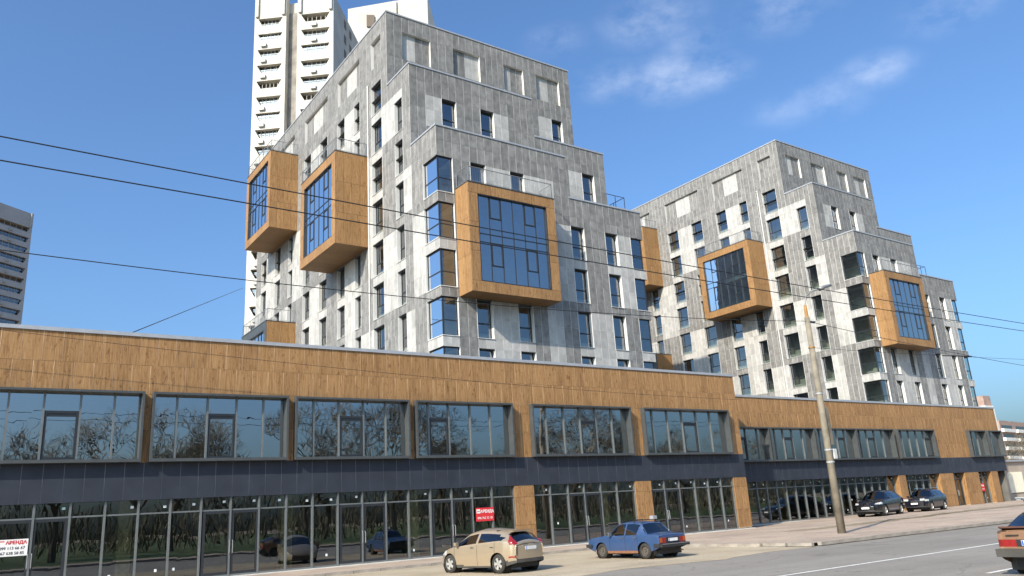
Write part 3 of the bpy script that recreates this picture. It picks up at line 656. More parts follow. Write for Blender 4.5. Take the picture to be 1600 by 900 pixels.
# windows, built once for each size and then placed
WCACHE = {}
def window_meshes(w_, h_):
    k = (round(w_, 2), round(h_, 2))
    if k in WCACHE: return WCACHE[k]
    hw = w_/2; rd = 0.28; t = 0.055; bar = h_*0.40
    f = MB(); y0, y1 = rd-0.01, rd+0.06
    f.box(-hw, -hw+t, y0, y1, 0, h_); f.box(hw-t, hw, y0, y1, 0, h_); f.box(-hw+t, hw-t, y0, y1, 0, t); f.box(-hw+t, hw-t, y0, y1, h_-t, h_); f.box(-hw+t, hw-t, y0-0.01, y1, bar-0.045, bar+0.045)
    if w_ > 1.4: f.box(-hw+0.36, -hw+0.42, y0, y1, bar+0.045, h_-t)
    rv = MB(); e = 0.035
    rv.box(0, e, -0.012, rd+0.05, -0.02, h_+e)
    rs = MB(); rs.box(-hw-e, hw+e, -0.05, rd, -0.045, -0.021); hd = MB(); hd.box(-hw, hw, -0.012, rd+0.05, h_+0.001, h_+e)
    pu = MB(); pu.quad((-hw, rd+0.02, bar), (hw, rd+0.02, bar), (hw, rd+0.02, h_), (-hw, rd+0.02, h_)); pl = MB(); pl.quad((-hw, rd+0.02, 0), (hw, rd+0.02, 0), (hw, rd+0.02, bar), (-hw, rd+0.02, bar))
    rm = MB(); d = 1.9; y = rd+0.08; q = 0.3
    rm.quad((-hw-q, d, -0.1), (hw+q, d, -0.1), (hw+q, d, h_+0.2), (-hw-q, d, h_+0.2)); rm.quad((-hw-q, y, -0.1), (hw+q, y, -0.1), (hw+q, d, -0.1), (-hw-q, d, -0.1)); rm.quad((-hw-q, y, h_+0.2), (hw+q, y, h_+0.2), (hw+q, d, h_+0.2), (-hw-q, d, h_+0.2))
    rm.quad((-hw-q, y, -0.1), (-hw-q, d, -0.1), (-hw-q, d, h_+0.2), (-hw-q, y, h_+0.2)); rm.quad((hw+q, y, -0.1), (hw+q, d, -0.1), (hw+q, d, h_+0.2), (hw+q, y, h_+0.2))
    for sx in (-1, 1): rm.quad((sx*hw, y, -0.1), (sx*(hw+q), y, -0.1), (sx*(hw+q), y, h_+0.2), (sx*hw, y, h_+0.2))
    rm.box(-hw-q, hw+q, y+0.02, y+0.28, -0.1, 0.34, m=1)
    r = (f.mesh('window', 'anthracite'), rv.mesh('reveal', 'reveal_white'), rs.mesh('sill', 'reveal_white'), hd.mesh('head', 'box_frame_metal'), pu.mesh('pane', 'window_glass'), pl.mesh('pane', 'window_glass'), rm.mesh('room', ['room_plaster', 'room_ledge']))
    WCACHE[k] = r; return r
def place_window(c, w_, h_, rz):
    f, rv, rs, hd, pu, pl, rm = window_meshes(w_, h_)
    o = link(f, 'window', tower, (c[0]-TO[0], c[1]-TO[1], c[2]-TO[2]), rz)
    link(rv, 'reveal', o, (-w_/2-0.035, 0, 0)); link(rv, 'reveal', o, (w_/2, 0, 0)); link(rs, 'sill', o); link(hd, 'head', o); link(pu, 'pane', o); link(pl, 'pane', o); link(rm, 'room', o)
for lst, y in ((win_f41, 41.0), (win_f44, 44.5), (win_f48, 48.0)):
    for a, b, r in lst: place_window(((a+b)/2, y, SILL[r]), b-a, HEAD[r]-SILL[r], 0)
for a, b, r in win_l:
    if 51.6 < (a+b)/2 < 58.85 and r in (4, 5): continue
    place_window((XL, (a+b)/2, SILL[r]), b-a, HEAD[r]-SILL[r], -math.pi/2)
def corner_window(x0, x1, y0, y1, z0, z1, side):
    """glazed corner; side -1: left-hand corner (x0 is the outer edge), +1: right-hand corner (x1 outer)"""
    rd, t = 0.12, 0.07; bar = z0+(z1-z0)*0.40
    xo, xi = (x0+rd, x1) if side < 0 else (x1-rd, x0); yo = y0+rd
    f = MB()
    pa = 0.09
    f.box(min(xo, xo-side*pa), max(xo, xo-side*pa), yo, yo+pa, z0, z1)
    a, b = (xo+pa, xi) if side < 0 else (xi, xo-pa)
    for zz in (z0, z1-t, bar-0.035): f.box(a, b, yo, yo+0.06, zz, zz+t)
    f.box(xi-t if side < 0 else xi, xi if side < 0 else xi+t, yo, yo+0.06, z0+t, z1-t)
    xa, xb = (xo, xo+0.06) if side < 0 else (xo-0.06, xo)
    for zz in (z0, z1-t, bar-0.035): f.box(xa, xb, yo+pa, y1, zz, zz+t)
    f.box(xa, xb, y1-t, y1, z0+t, z1-t)
    o = f.build('corner_window', 'anthracite', tower)
    p = MB(); p.quad((a, yo+0.03, z0), (b, yo+0.03, z0), (b, yo+0.03, z1), (a, yo+0.03, z1)); p.build('pane', 'window_glass', o)
    xg = xo-side*0.03
    p = MB(); p.quad((xg, yo+pa, z0), (xg, y1, z0), (xg, y1, z1), (xg, yo+pa, z1)); p.build('pane', 'window_glass', o)
    r = MB(); e = 0.03
    if side < 0:
        r.box(x1, x1+e, y0-0.012, y0+0.3, z0, z1+e); r.build('reveal', 'reveal_white', o); r = MB(); r.box(x0-0.012, x0+0.3, y1, y1+e, z0, z1+e)
    else: r.box(x0-e, x0, y0-0.012, y0+0.3, z0, z1+e)
    r.build('reveal', 'reveal_white', o)
    r = MB(); r.box(x0-(0.04 if side < 0 else 0), x1+(0.04 if side > 0 else 0), y0-0.04, y0+rd+0.1, z0-0.045, z0-0.003)
    r.box(x0-0.04, x0+0.22, y0+rd+0.1, y1, z0-0.045, z0-0.003) if side < 0 else r.box(x1-0.22, x1+0.04, y0+rd+0.1, y1, z0-0.045, z0-0.003)
    r.build('sill', 'reveal_white', o); r = MB(); r.box(x0, x1, y0, y1, z1+0.002, z1+0.06); r.build('head', 'box_frame_metal', o)
    rm = MB(); X0_, X1_ = x0+0.2, x1+1.3
    if side > 0: X0_, X1_ = x0-1.0, x1-0.2
    Y1_ = y1+1.0
    xw = X1_ if side < 0 else X0_
    rm.quad((xw, y0+0.25, z0-0.1), (xw, Y1_, z0-0.1), (xw, Y1_, z1+0.2), (xw, y0+0.25, z1+0.2)); rm.quad((X0_, Y1_, z0-0.1), (X1_, Y1_, z0-0.1), (X1_, Y1_, z1+0.2), (X0_, Y1_, z1+0.2))
    rm.quad((X0_, y0+0.25, z0-0.06), (X1_, y0+0.25, z0-0.06), (X1_, Y1_, z0-0.06), (X0_, Y1_, z0-0.06)); rm.quad((X0_, y0+0.25, z1+0.1), (X1_, y0+0.25, z1+0.1), (X1_, Y1_, z1+0.1), (X0_, Y1_, z1+0.1))
    rm.build('room', 'room_plaster', o)
for r in range(5): corner_window(XL, 24.87, 41.0, 42.85, SILL[r], HEAD[r], -1)
for r in range(4): corner_window(40.3, XR, 41.0, 42.3, SILL[r], HEAD[r], 1)

# ------------------------------------------------------------ projecting wood bays
def bay(face, u0, u1, P, z0, z1, wall, win_m, railing=True, dark=False):
    """face 'f' street side (u = x) or 'l' left side (u = y)"""
    T = (lambda u, d, z: (u, wall-d, z)) if face == 'f' else (lambda u, d, z: (wall-d, u, z))
    o = None
    def bx(mb, ua, ub, da, db, za, zb, m=0):
        p, q = T(ua, da, za), T(ub, db, zb)
        mb.box(min(p[0], q[0]), max(p[0], q[0]), min(p[1], q[1]), max(p[1], q[1]), min(za, zb), max(za, zb), m=m)
    core = MB(); e = 0.045; fw = win_m
    bx(core, u0+e, u1-e, 0.0, P-e, z0+e, z0+0.3); bx(core, u0+e, u1-e, 0.0, P-e, z1-0.3, z1-e); bx(core, u0+e, u0+0.3, 0.0, P-e, z0+0.3, z1-0.3); bx(core, u1-0.3, u1-e, 0.0, P-e, z0+0.3, z1-0.3)
    o = core.build('bay', 'wood_joint', tower)
    g_ = 0.008
    fm = 'box_frame_metal' if dark else 'wood_panel'
    def wp(ua, ub, da, db, za, zb, mat='wood_panel'):
        m = MB(); bx(m, ua, ub, da, db, za, zb); m.build('wood_panel', mat, o)
    # front ring
    for a, b in zip(split(u0, u1, 1.75), split(u0, u1, 1.75)[1:]):
        wp(a+g_, b-g_, P-0.035, P, z1-fw+g_, z1-g_, fm); wp(a+g_, b-g_, P-0.035, P, z0+g_, z0+fw-g_, fm)
    for a, b in zip(split(z0+fw, z1-fw, 2.0), split(z0+fw, z1-fw, 2.0)[1:]):
        wp(u0+g_, u0+fw-g_, P-0.035, P, a+g_, b-g_, fm); wp(u1-fw+g_, u1-g_, P-0.035, P, a+g_, b-g_, fm)
    # cheeks, underside, top
    for ua in (u0, u1-0.035):
        for a, b in zip(split(0.0, P-0.036, 0.62), split(0.0, P-0.036, 0.62)[1:]):
            for c, d in zip(split(z0, z1, 2.5), split(z0, z1, 2.5)[1:]): wp(ua, ua+0.035, a+g_, b-g_, c+g_, d-g_)
    for a, b in zip(split(u0+0.036, u1-0.036, 1.2), split(u0+0.036, u1-0.036, 1.2)[1:]):
        wp(a+g_, b-g_, 0.0, P-0.036, z0, z0+0.035, 'wood_panel_dark')
    m = MB(); bx(m, u0-0.03, u1+0.03, 0.0, P+0.03, z1, z1+0.06); m.build('bay_coping', 'box_frame_metal', o)
    # curtain wall
    a, b, c, d = u0+fw, u1-fw, z0+fw, z1-fw; dg = P-0.16
    m = MB(); t = 0.06
    bx(m, a, b, dg-0.05, P-0.02, c, c+t); bx(m, a, b, dg-0.05, P-0.02, d-t, d); bx(m, a, a+t, dg-0.05, P-0.02, c+t, d-t); bx(m, b-t, b, dg-0.05, P-0.02, c+t, d-t); m.build('window_frame', 'anthracite', o)
    n = 6; us = split(a, b, (b-a)/n); zm = (c+d)/2; zs = [c, zm-0.28, zm+0.28, d]
    for u in us[1:-1]:
        m = MB(); bx(m, u-0.022, u+0.022, dg-0.05, dg+0.03, c+t, d-t); m.build('mullion', 'anthracite', o)
        m = MB(); bx(m, u+0.03, u+0.11, dg-0.26, dg-0.05, c+t, d-t); m.build('inner_post', 'reveal_white', o)
    for z in (zm-0.28, zm+0.28):
        m = MB(); bx(m, a+t, b-t, dg-0.05, dg+0.035, z-0.025, z+0.025); m.build('transom', 'anthracite', o)
    for i in range(n):
        for j in range(3):
            e1 = 0.006*(rnd()-0.5)
            m = MB(); m.quad(T(us[i], dg+e1, zs[j]), T(us[i+1], dg-e1, zs[j]), T(us[i+1], dg-e1, zs[j+1]), T(us[i], dg+e1, zs[j+1])); m.build('pane', 'bay_glass', o)
            if i in (1, 4) and j != 1:
                za, zb = zs[j]+(zs[j+1]-zs[j])*0.42, zs[j+1]-0.06; k = MB(); q = 0.07; ua, ub = us[i]+0.03, us[i+1]-0.03
                bx(k, ua, ub, dg-0.03, dg+0.05, za, za+q); bx(k, ua, ub, dg-0.03, dg+0.05, zb-q, zb); bx(k, ua, ua+q, dg-0.03, dg+0.05, za+q, zb-q); bx(k, ub-q, ub, dg-0.03, dg+0.05, za+q, zb-q); k.build('opening_sash', 'anthracite', o)
    # room inside
    m = MB(); di = P-0.3; bk = 0.03
    for z, mm in ((z0+0.31, 0), (zm-0.26, 0), (zm+0.26, 0), (z1-0.31, 0)): m.quad(T(u0+0.3, di, z), T(u1-0.3, di, z), T(u1-0.3, bk, z), T(u0+0.3, bk, z), mm)
    m.quad(T(u0+0.3, bk, z0), T(u1-0.3, bk, z0), T(u1-0.3, bk, z1), T(u0+0.3, bk, z1)); m.quad(T(u0+0.3, dg-0.1, zm-0.26), T(u1-0.3, dg-0.1, zm-0.26), T(u1-0.3, dg-0.1, zm+0.26), T(u0+0.3, dg-0.1, zm+0.26))
    for u in (u0+0.301, u1-0.301): m.quad(T(u, di, z0+0.3), T(u, bk, z0+0.3), T(u, bk, z1-0.3), T(u, di, z1-0.3))
    m.build('room', 'room_plaster', o)
    if railing:
        k = MB(); zt = z1+1.12; path = [T(u0+0.08, 0.05, zt), T(u0+0.08, P-0.08, zt), T(u1-0.08, P-0.08, zt), T(u1-0.08, 0.05, zt)]
        for p, q in zip(path, path[1:]): k.tube([p, q], 0.028, 6)
        lo = [(p[0], p[1], z1+0.16) for p in path]
        for p, q in zip(lo, lo[1:]): k.tube([p, q], 0.016, 5)
        ro = k.build('railing', 'rail_steel', tower)
        k = MB(); k2 = MB()
        for p, q in zip(path, path[1:]):
            ln = (Vector(p)-Vector(q)).length; n2 = max(1, round(ln/1.15))
            for i in range(n2+1):
                v = Vector(p).lerp(Vector(q), i/n2); k.tube([(v.x, v.y, z1+0.05), (v.x, v.y, zt)], 0.022, 5)
            n3 = max(1, round(ln/0.16))
            for i in range(n3):
                v = Vector(p).lerp(Vector(q), (i+0.5)/n3); k2.tube([(v.x, v.y, z1+0.16), (v.x, v.y, zt)], 0.007, 3, cap=False)
        k.build('posts', 'rail_steel', ro); k2.build('balusters', 'rail_steel', ro)
bay('f', 25.0, 31.92, 1.56, 13.24, 20.5, 41.0, 0.70)
bay('l', 51.6, 58.85, 2.62, 19.65, 27.02, XL, 0.72)
bay('l', 67.05, 74.35, 2.62, 26.15, 33.72, XL, 0.72)
bay('l', 67.05, 74.35, 2.62, 9.9, 17.40, XL, 0.72, dark=True)
# bay on the far right-hand side: only its railing and edge show
m = MB(); m.box(XR, XR+2.6, 50.0, 57.0, 17.5, 24.6); m.build('side_bay', 'wood_panel_dark', tower)
m = MB()
k = MB()
for a in ((XR+0.1, 44.7), (XR+1.1, 44.7), (XR+2.1, 44.7), (XR+2.1, 46.0), (XR+2.1, 47.3)): k.tube([(a[0], a[1], 23.3), (a[0], a[1], 24.75)], 0.03, 5)
k.tube([(XR, 44.7, 24.75), (XR+2.1, 44.7, 24.75), (XR+2.1, 48, 24.75)], 0.03, 5); k.build('side_railing', 'anthracite', tower)
m.box(XR+0.001, XR+2.2, 44.6, 50, 23.15, 23.3); m.build('side_terrace', 'box_frame_metal', tower)
# downpipe beside the first bay
k = MB(); k.tube([(XL-0.07, 51.3, 6.0), (XL-0.07, 51.3, 33.0)], 0.055, 8); k.build('downpipe', 'pipe_grey', tower)
k = MB(); k.tube([(XL-0.03, 51.6, 33.0), (XL-0.03, 51.2, 33.05)], 0.03, 6); k.build('pipe_elbow', 'pipe_grey', tower)
towerB = copy_tree(tower); towerB.location = (XL+47.15, 41.0, 6.0)
towerB['label'] = 'stepped grey-panelled apartment block at right, behind the concrete lamp post and lower shops'

# ------------------------------------------------------------ older high-rises behind
plain('old_white', (0.56, 0.53, 0.475), 0.8, 0, 0.12, 0.35)
plain('old_brown_gap', (0.26, 0.235, 0.21), 0.9, 0, 0.3, 0.8)  # brown recessed strips between the balcony stacks
plain('old_grey', (0.40, 0.39, 0.385), 0.85, 0, 0.08, 0.3)
plain('old_frame', (0.50, 0.50, 0.49), 0.6); plain('old_brown', (0.16, 0.12, 0.09), 0.7)
plain('aircon', (0.36, 0.35, 0.33), 0.5, 0, 0.1)
glass('old_glass', (0.20, 0.22, 0.24), 0.14, 0.004, 0.8)
def highrise(root, org, phi, bays_, n_st, st_h, ztop_first, depth, matw, crown, frac=1.0):
    """bays_: list of (s0, s1) along the front; the front runs along direction phi; org is the front corner (x, y)"""
    d = Vector((math.cos(phi), math.sin(phi), 0)); nrm = Vector((math.sin(phi), -math.cos(phi), 0)); zb = -1.6
    P = lambda s_, o_, z: (org[0]+d.x*s_+nrm.x*o_, org[1]+d.y*s_+nrm.y*o_, z)
    body = MB(); s0, s1 = bays_[0][0], bays_[-1][1]; zt = ztop_first+3.3
    def pris(a, b, o0, o1, z0, z1, mb=body, m=0):
        q = [P(a, o0, z0), P(b, o0, z0), P(b, o1, z0), P(a, o1, z0)]; t = [(x, y, z1) for x, y, z in q]
        mb.quad(q[0], q[1], t[1], t[0], m); mb.quad(q[1], q[2], t[2], t[1], m); mb.quad(q[2], q[3], t[3], t[2], m); mb.quad(q[3], q[0], t[0], t[3], m); mb.quad(*t, m); mb.quad(*q[::-1], m)
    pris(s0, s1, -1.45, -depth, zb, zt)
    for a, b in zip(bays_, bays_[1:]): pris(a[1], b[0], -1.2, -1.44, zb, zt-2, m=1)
    body.build('body', [matw, 'old_brown_gap'], root)
    for bi, (a, b) in enumerate(bays_):
        w_ = MB(); wi = 0.62; top = 1.45
        zc = ztop_first
        w_sides = [(a, a+wi), (b-wi, b)]
        for (p, q) in w_sides: pris(p, q, 0, -1.44, zb, zt, w_)
        # solid bands between openings
        for k in range(n_st):
            zt_k = zc-k*st_h; zlow = zt_k-st_h
            pris(a+wi, b-wi, 0, -1.44, zlow, zt_k-top-0.0, w_)
        pris(a+wi, b-wi, 0, -1.44, zc, zt, w_); pris(a+wi, b-wi, 0, -1.44, zb, zc-n_st*st_h-0.01, w_)
        w_.build('balcony_stack', matw, root)
        for k in range(n_st):
            z1 = zc-k*st_h; z0 = z1-1.45; A, B = a+wi, b-wi
            typ = (k*7+bi*3) % 5
            f = MB(); sk = 0.75
            f.poly([P(A, -0.02, z0), P(A+sk, -0.02, z0), P(A, -0.02, z1-0.1)][::1]); f.poly([P(B, -0.02, z0), P(B, -0.02, z1-0.1), P(B-sk, -0.02, z0)])
            pris(A, A+0.04, -0.05, -0.5, z0, z1, f)
            # glazed front set back behind the slanted cheeks
            n = 6 if typ != 1 else 4; us = split(A+0.15, B-0.15, (B-A)/n)
            if typ == 3:
                for u in us[1:-1]: pris(u-0.03, u+0.03, -0.5, -0.56, z0, z1, f, 1)
                pris(A, B, -0.40, -0.5, z0, z0+0.35, f, 0)
            else:
                dd = 0.35 if typ == 2 else 0.62
                pris(A, B, -dd, -dd-0.06, z0, z0+0.26, f, 0)
                for u in us: pris(u-0.04, u+0.04, -dd, -dd-0.06, z0+0.26, z1-0.06, f, 1)
                pris(A, B, -dd, -dd-0.06, z0+0.80, z0+0.86, f, 1)
            fo = f.build('balcony', [matw, 'old_frame'], root)
            g_ = MB(); dg = 0.41 if typ == 2 else 0.70
            if typ != 3: g_.quad(P(A, -dg, z0), P(B, -dg, z0), P(B, -dg, z1), P(A, -dg, z1)); g_.build('glazing', 'old_glass', fo)
            else:
                g_.quad(P(A, -1.2, z0), P(B, -1.2, z0), P(B, -1.2, z1), P(A, -1.2, z1)); g_.build('rear_wall', 'old_brown', fo)
            if (k*5+bi*2) % 4 != 0:
                u = a+(b-a)*(0.32+0.3*((k*3+bi) % 3)/2); q = MB(); pris(u-0.42, u+0.42, 0.0, 0.34, z0-0.95, z0-0.40, q); q.build('air_conditioner', 'aircon', root)
    # crown: deep parapet hoods over each stack
    c = MB()
    for a, b in bays_:
        pris(a+0.2, a+0.7, 0.0, 0.35, zt-3.0, zt+crown, c); pris(b-0.7, b-0.2, 0.0, 0.35, zt-3.0, zt+crown, c); pris(a, b, -1.44, 0, zt+0.001, zt+crown, c)
    c.build('parapet', matw, root)
    return P, pris
wt = thing('high_rise', 'tall white concrete high-rise with bowed balconies behind the left grey block', 'building', (32, 111, -1.6))
ph = math.radians(-40.0)
R0 = 116.0; og = (0.27486*R0, 0.96148*R0)
P, pris = highrise(wt, og, ph, [(0.0, 5.2), (7.05, 12.9)], 26, 2.8, 0.6745*R0, 17, 'old_white', 7.0)
# windows down the shaded flank
q0 = 12.9
for k in range(10):
    for o_ in (-5.6, -8.6):
        z = 80.5-2.8*k; m = MB(); pris(q0+0.001, q0+0.05, o_, o_-1.1, z-1.5, z, m); m.build('side_window', 'old_brown', wt)
wt2 = thing('high_rise', 'cream stepped rooftop volume of the rear high-rise peeking over the left grey block', 'building', (62, 118, -1.6))
m = MB()
def ext(pts, z0, z1s, mb):
    n = len(pts); lo = [(x, y, z0) for x, y in pts]; hi = [(x, y, z) for (x, y), z in zip(pts, z1s)]
    for i in range(n): j = (i+1) % n; mb.quad(lo[i], lo[j], hi[j], hi[i])
    mb.poly(hi)
ext([(53.2, 124.2), (61.6, 120.2), (66, 130), (58, 134)], -1.6, [95.6, 98.0, 98.0, 95.6], m); m.build('body', 'old_white', wt2)
m = MB(); ext([(61.7, 120.6), (67.0, 117.4), (72, 128), (66, 131)], -1.6, [98.2, 99.6, 99.6, 98.2], m); m.build('wing', 'old_white', wt2)
m = MB(); ext([(67.01, 117.4), (69.6, 118.4), (73, 128), (72.2, 128)], -1.6, [99.4, 92.0, 92.0, 99.4], m); m.build('chamfer', 'old_white', wt2)
m = MB(); m.obox((57.0, 122.2, 93.0), 0.75, 0.12, 1.3, math.radians(-26)); m.build('window', 'old_brown', wt2)

fl = thing('high_rise', 'grey concrete high-rise with dark balconies at the far left edge', 'building', (10, 231, -1.6))
phf = math.radians(35.0); Lf = 24.0; ogf = (0.0434*231-Lf*math.cos(phf), 0.99906*231-Lf*math.sin(phf))
highrise(fl, ogf, phf, [(0.0, 10.2), (12.6, 24.0)], 20, 2.8, 0.341*231+0.6, 16, 'old_grey', 0.7)

plain('brick_pink', (0.36, 0.25, 0.205), 0.9, 0, 0.2, 0.8); plain('balcony_white', (0.72, 0.70, 0.66), 0.8)
bb = thing('apartment_house', 'pink brick apartment house with white balcony bands far right behind bare trees', 'building', (330, 138, -1.6))
m = MB(); m.obox((325, 141, 9.3), 40, 8, 10.9, math.radians(8)); m.build('wall', 'brick_pink', bb)
M8 = Matrix.Rotation(math.radians(8), 3, 'Z')
for r in range(6):
    for c_ in range(5):
        p = M8 @ Vector((-33+c_*15, -8.4, 0)); z = 16.9-3.0*r
        m = MB(); m.obox((325+p.x, 141+p.y, z), 6.4, 0.5, 0.55, math.radians(8)); bo = m.build('balcony', 'balcony_white', bb)
        m = MB(); m.obox((325+p.x, 141+p.y+0.4, z+1.15), 5.4, 0.05, 0.62, math.radians(8)); m.build('glazing', 'old_glass', bo)
pk = thing('apartment_house', 'small pink and white corner of a distant house peeking over the far right shop roof', 'building', (216, 99, -1.6))
m = MB(); m.obox((221.5, 103, 9.0), 2.3, 3, 10.6); m.build('wall', 'balcony_white', pk); m = MB(); m.obox((221.3, 102.9, 20.3), 1.9, 2.7, 1.9); m.build('upper_wall', 'brick_pink', pk)
m = MB(); m.obox((221.2, 99.9, 16.5), 1.0, 0.12, 0.7); m.build('window', 'old_brown', pk)
plain('tan_render', (0.40, 0.33, 0.27), 0.9, 0, 0.15, 0.8); plain('cream_panel', (0.86, 0.80, 0.62), 0.75, 0, 0.06)
tb = thing('low_building', 'low tan building with cream panels at the right edge beyond the shops', 'building', (90, 37, -1.6))
m = MB(); m.box(75.2, 130, 34.2, 46, -1.6, 1.75); m.build('wall', 'tan_render', tb)
for x in (76.2, 80.6, 85.0, 89.4):
    m = MB(); m.box(x, x+2.6, 34.12, 34.2, -0.9, 0.85); m.build('cream_panel', 'cream_panel', tb)
m = MB(); m.box(75.1, 130.1, 34.0, 46.1, 1.75, 1.9); m.build('coping', 'coping_metal', tb)

# ------------------------------------------------------------ trees: bare early-spring crowns
plain('bark', (0.15, 0.12, 0.09), 0.95, 0, 0.3, 6); plain('twig', (0.20, 0.165, 0.125), 0.95, 0, 0.3, 4); plain('bud', (0.15, 0.145, 0.075), 0.9, 0, 0.35, 4)
def tree_mesh(seed, h):
    R_ = random.Random(seed); tr = MB(); tw = MB()
    def grow(p, d, ln, r, lev):
        mid = p + d*ln*0.5 + Vector((R_.uniform(-1, 1), R_.uniform(-1, 1), R_.uniform(-0.3, 0.3)))*ln*0.06; e = p + d*ln + Vector((R_.uniform(-1, 1), R_.uniform(-1, 1), 0))*ln*0.08
        (tr if lev < 2 else tw).tube([p, mid, e], r, 6 if lev < 2 else 3, r2=r*0.62, cap=False)
        if lev >= 6:
            for _ in range(4):
                v = (d + Vector((R_.uniform(-1, 1), R_.uniform(-1, 1), R_.uniform(-0.5, 0.9)))*0.8).normalized()*R_.uniform(0.35, 0.8); u = v.orthogonal().normalized()*0.011; q = p.lerp(e, R_.uniform(0.3, 1.0))
                tw.quad(q-u, q+u, q+u*0.4+v, q-u*0.4+v, 1 if R_.random() < 0.3 else 0)
            return
        n = 3 if lev < 5 else 2
        for i in range(n):
            ax = Vector((R_.uniform(-1, 1), R_.uniform(-1, 1), R_.uniform(-0.1, 0.5))).normalized(); k = 0.62 if lev else 0.75
            nd = (d*(1.0-k*0.5) + ax*k).normalized(); nd.z = max(nd.z, -0.05+0.1*R_.random())
            st = p.lerp(e, 0.55+0.45*(i+1)/n); grow(st, nd, ln*R_.uniform(0.62, 0.82), max(0.016, r*0.56), lev+1)
    grow(Vector((0, 0, 0)), Vector((0, 0, 1)), h*0.30, h*0.020, 0)
    return tr.mesh('trunk', 'bark'), tw.mesh('crown', ['twig', 'bud'])
TV = [tree_mesh(3, 11), tree_mesh(8, 12.5), tree_mesh(21, 9.5)]
def tree(x, y, z, v, s_, label, group):
    t = thing('bare_tree', label, 'tree', (x, y, z), rnd()*6.28, group); t['_o'] = (0, 0, 0); t.scale = (s_, s_, s_)
    link(TV[v][0], 'trunk', t); link(TV[v][1], 'crown', t)
spots = [(-29, -22), (-13, -23), (3, -24), (18, -23), (33, -24), (50, -23), (68, -24), (-34, -15), (-25, -12), (-17, -17), (-9, -13), (-1, -19), (7, -14), (14, -20), (21, -15), (29, -18), (37, -14), (45, -19), (54, -15), (63, -18), (73, -16), (84, -19), (96, -16)]
for i, (x, y) in enumerate(spots): tree(x, y, -1.6, i % 3, 1.15+0.35*rnd(), 'bare park tree across the road, mirrored in the shop windows', 'bare park trees across the road')
for i, (x, y) in enumerate([(101, 42), (108, 46), (116, 45), (124, 50), (133, 48), (112, 52), (142, 54)]):
    tree(x, y, -1.6, i % 3, 0.72, 'brown bare tree behind the low tan building at right', 'bare trees beyond the low building')

# leafless thicket at the back of the park: one tangled mass, seen only as a mirror image in the glass
R9 = random.Random(5); tk = MB()
for i in range(15000):
    x = R9.uniform(-75, 130); y = -24-R9.random()**1.5*30; z = -1.6+(R9.random()**1.3)*(4.6+2.2*math.sin(x*0.31)+1.2*math.sin(x*1.1))
    a = R9.uniform(0, 6.28); ln = R9.uniform(0.5, 1.8); wd = R9.uniform(0.015, 0.09); up = Vector((R9.uniform(-0.5, 0.5), R9.uniform(-0.3, 0.3), 1)).normalized()*ln; sd = Vector((math.cos(a), math.sin(a), 0))*wd; c = Vector((x, y, z))
    tk.quad(c-sd, c+sd, c+sd*0.6+up, c-sd*0.6+up, 0 if R9.random() < 0.6 else 1)
tag(tk.build('thicket', ['bark', 'bud']), 'dark leafless thicket behind the park trees across the road', 'thicket', kind='stuff')
# ------------------------------------------------------------ lamp post and overhead wires
plain('post_concrete', (0.215, 0.185, 0.140), 0.9, 0, 0.38, 1.6, 0.4); plain('rusty_steel', (0.36, 0.19, 0.06), 0.7, 0.2, 0.3, 6); plain('lamp_grey', (0.25, 0.25, 0.24), 0.5, 0.3); plain('wire_black', (0.012, 0.012, 0.013), 0.6)
PX, PY = 29.95, 20.2; zg = pz(30)
lp = thing('lamp_post', 'old concrete lamp post with curved arm standing on the forecourt', 'lamp post', (PX, PY, zg))
k = MB(); k.tube([(PX, PY, zg-0.1), (PX+0.02, PY, 3.0), (PX+0.04, PY, 7.45)], 0.165, 14, r2=0.11); k.smooth = True; k.build('pole', 'post_concrete', lp)
k = MB(); k.tube([(PX+0.04, PY, 7.3), (PX+0.05, PY, 7.75), (PX+0.06, PY, 8.0)], 0.09, 10, r2=0.06); k.build('socket', 'rusty_steel', lp)
k = MB(); k.tube([(PX+0.05, PY, 7.7), (PX+0.06, PY, 8.0), (PX+0.25, PY, 8.45), (PX+0.75, PY, 8.72), (PX+1.5, PY, 8.93)], 0.035, 8); k.smooth = True; k.build('arm', 'lamp_grey', lp)
k = MB(); k.tube([(PX+1.35, PY, 8.89), (PX+1.6, PY, 8.98), (PX+2.05, PY, 9.12), (PX+2.25, PY, 9.16)], 0.10, 10, r2=0.06); k.smooth = True; k.build('lamp_head', 'lamp_grey', lp)
for z in (4.1, 1.75, 1.25, 6.1):
    k = MB(); rr = 0.185-0.0062*(z+1.6); k.tube([(PX+0.02, PY, z-0.03), (PX+0.02, PY, z+0.03)], rr, 12); k.build('clamp_band', 'coping_metal' if z != 6.1 else 'rusty_steel', lp)
k = MB(); k.box(PX+0.17, PX+0.37, PY-0.14, PY+0.06, 1.38, 1.78); k.build('meter_box', 'pipe_grey', lp)
k = MB(); k.box(PX+0.17, PX+0.33, PY-0.1, PY+0.1, 1.95, 3.5); k.build('cable_duct', 'post_concrete', lp)
k = MB(); k.box(PX+0.12, PX+0.55, PY-0.03, PY+0.03, 7.22, 7.30); k.build('insulator_bracket', 'anthracite', lp)
def wire(pts, r, label, cat='wire', group=None):
    k = MB(); k.tube(pts, r, 5); o = k.build('overhead_wire', 'wire_black'); tag(o, label, cat, group)
def interp(pts, n=14):
    """smooth sagging line through the given points"""
    res = []
    for i in range(len(pts)-1):
        a, b = Vector(pts[i]), Vector(pts[i+1])
        for j in range(n): res.append(tuple(a.lerp(b, j/n)))
    return res+[tuple(pts[-1])]
YW = 14.0; s_ = YW/15.0
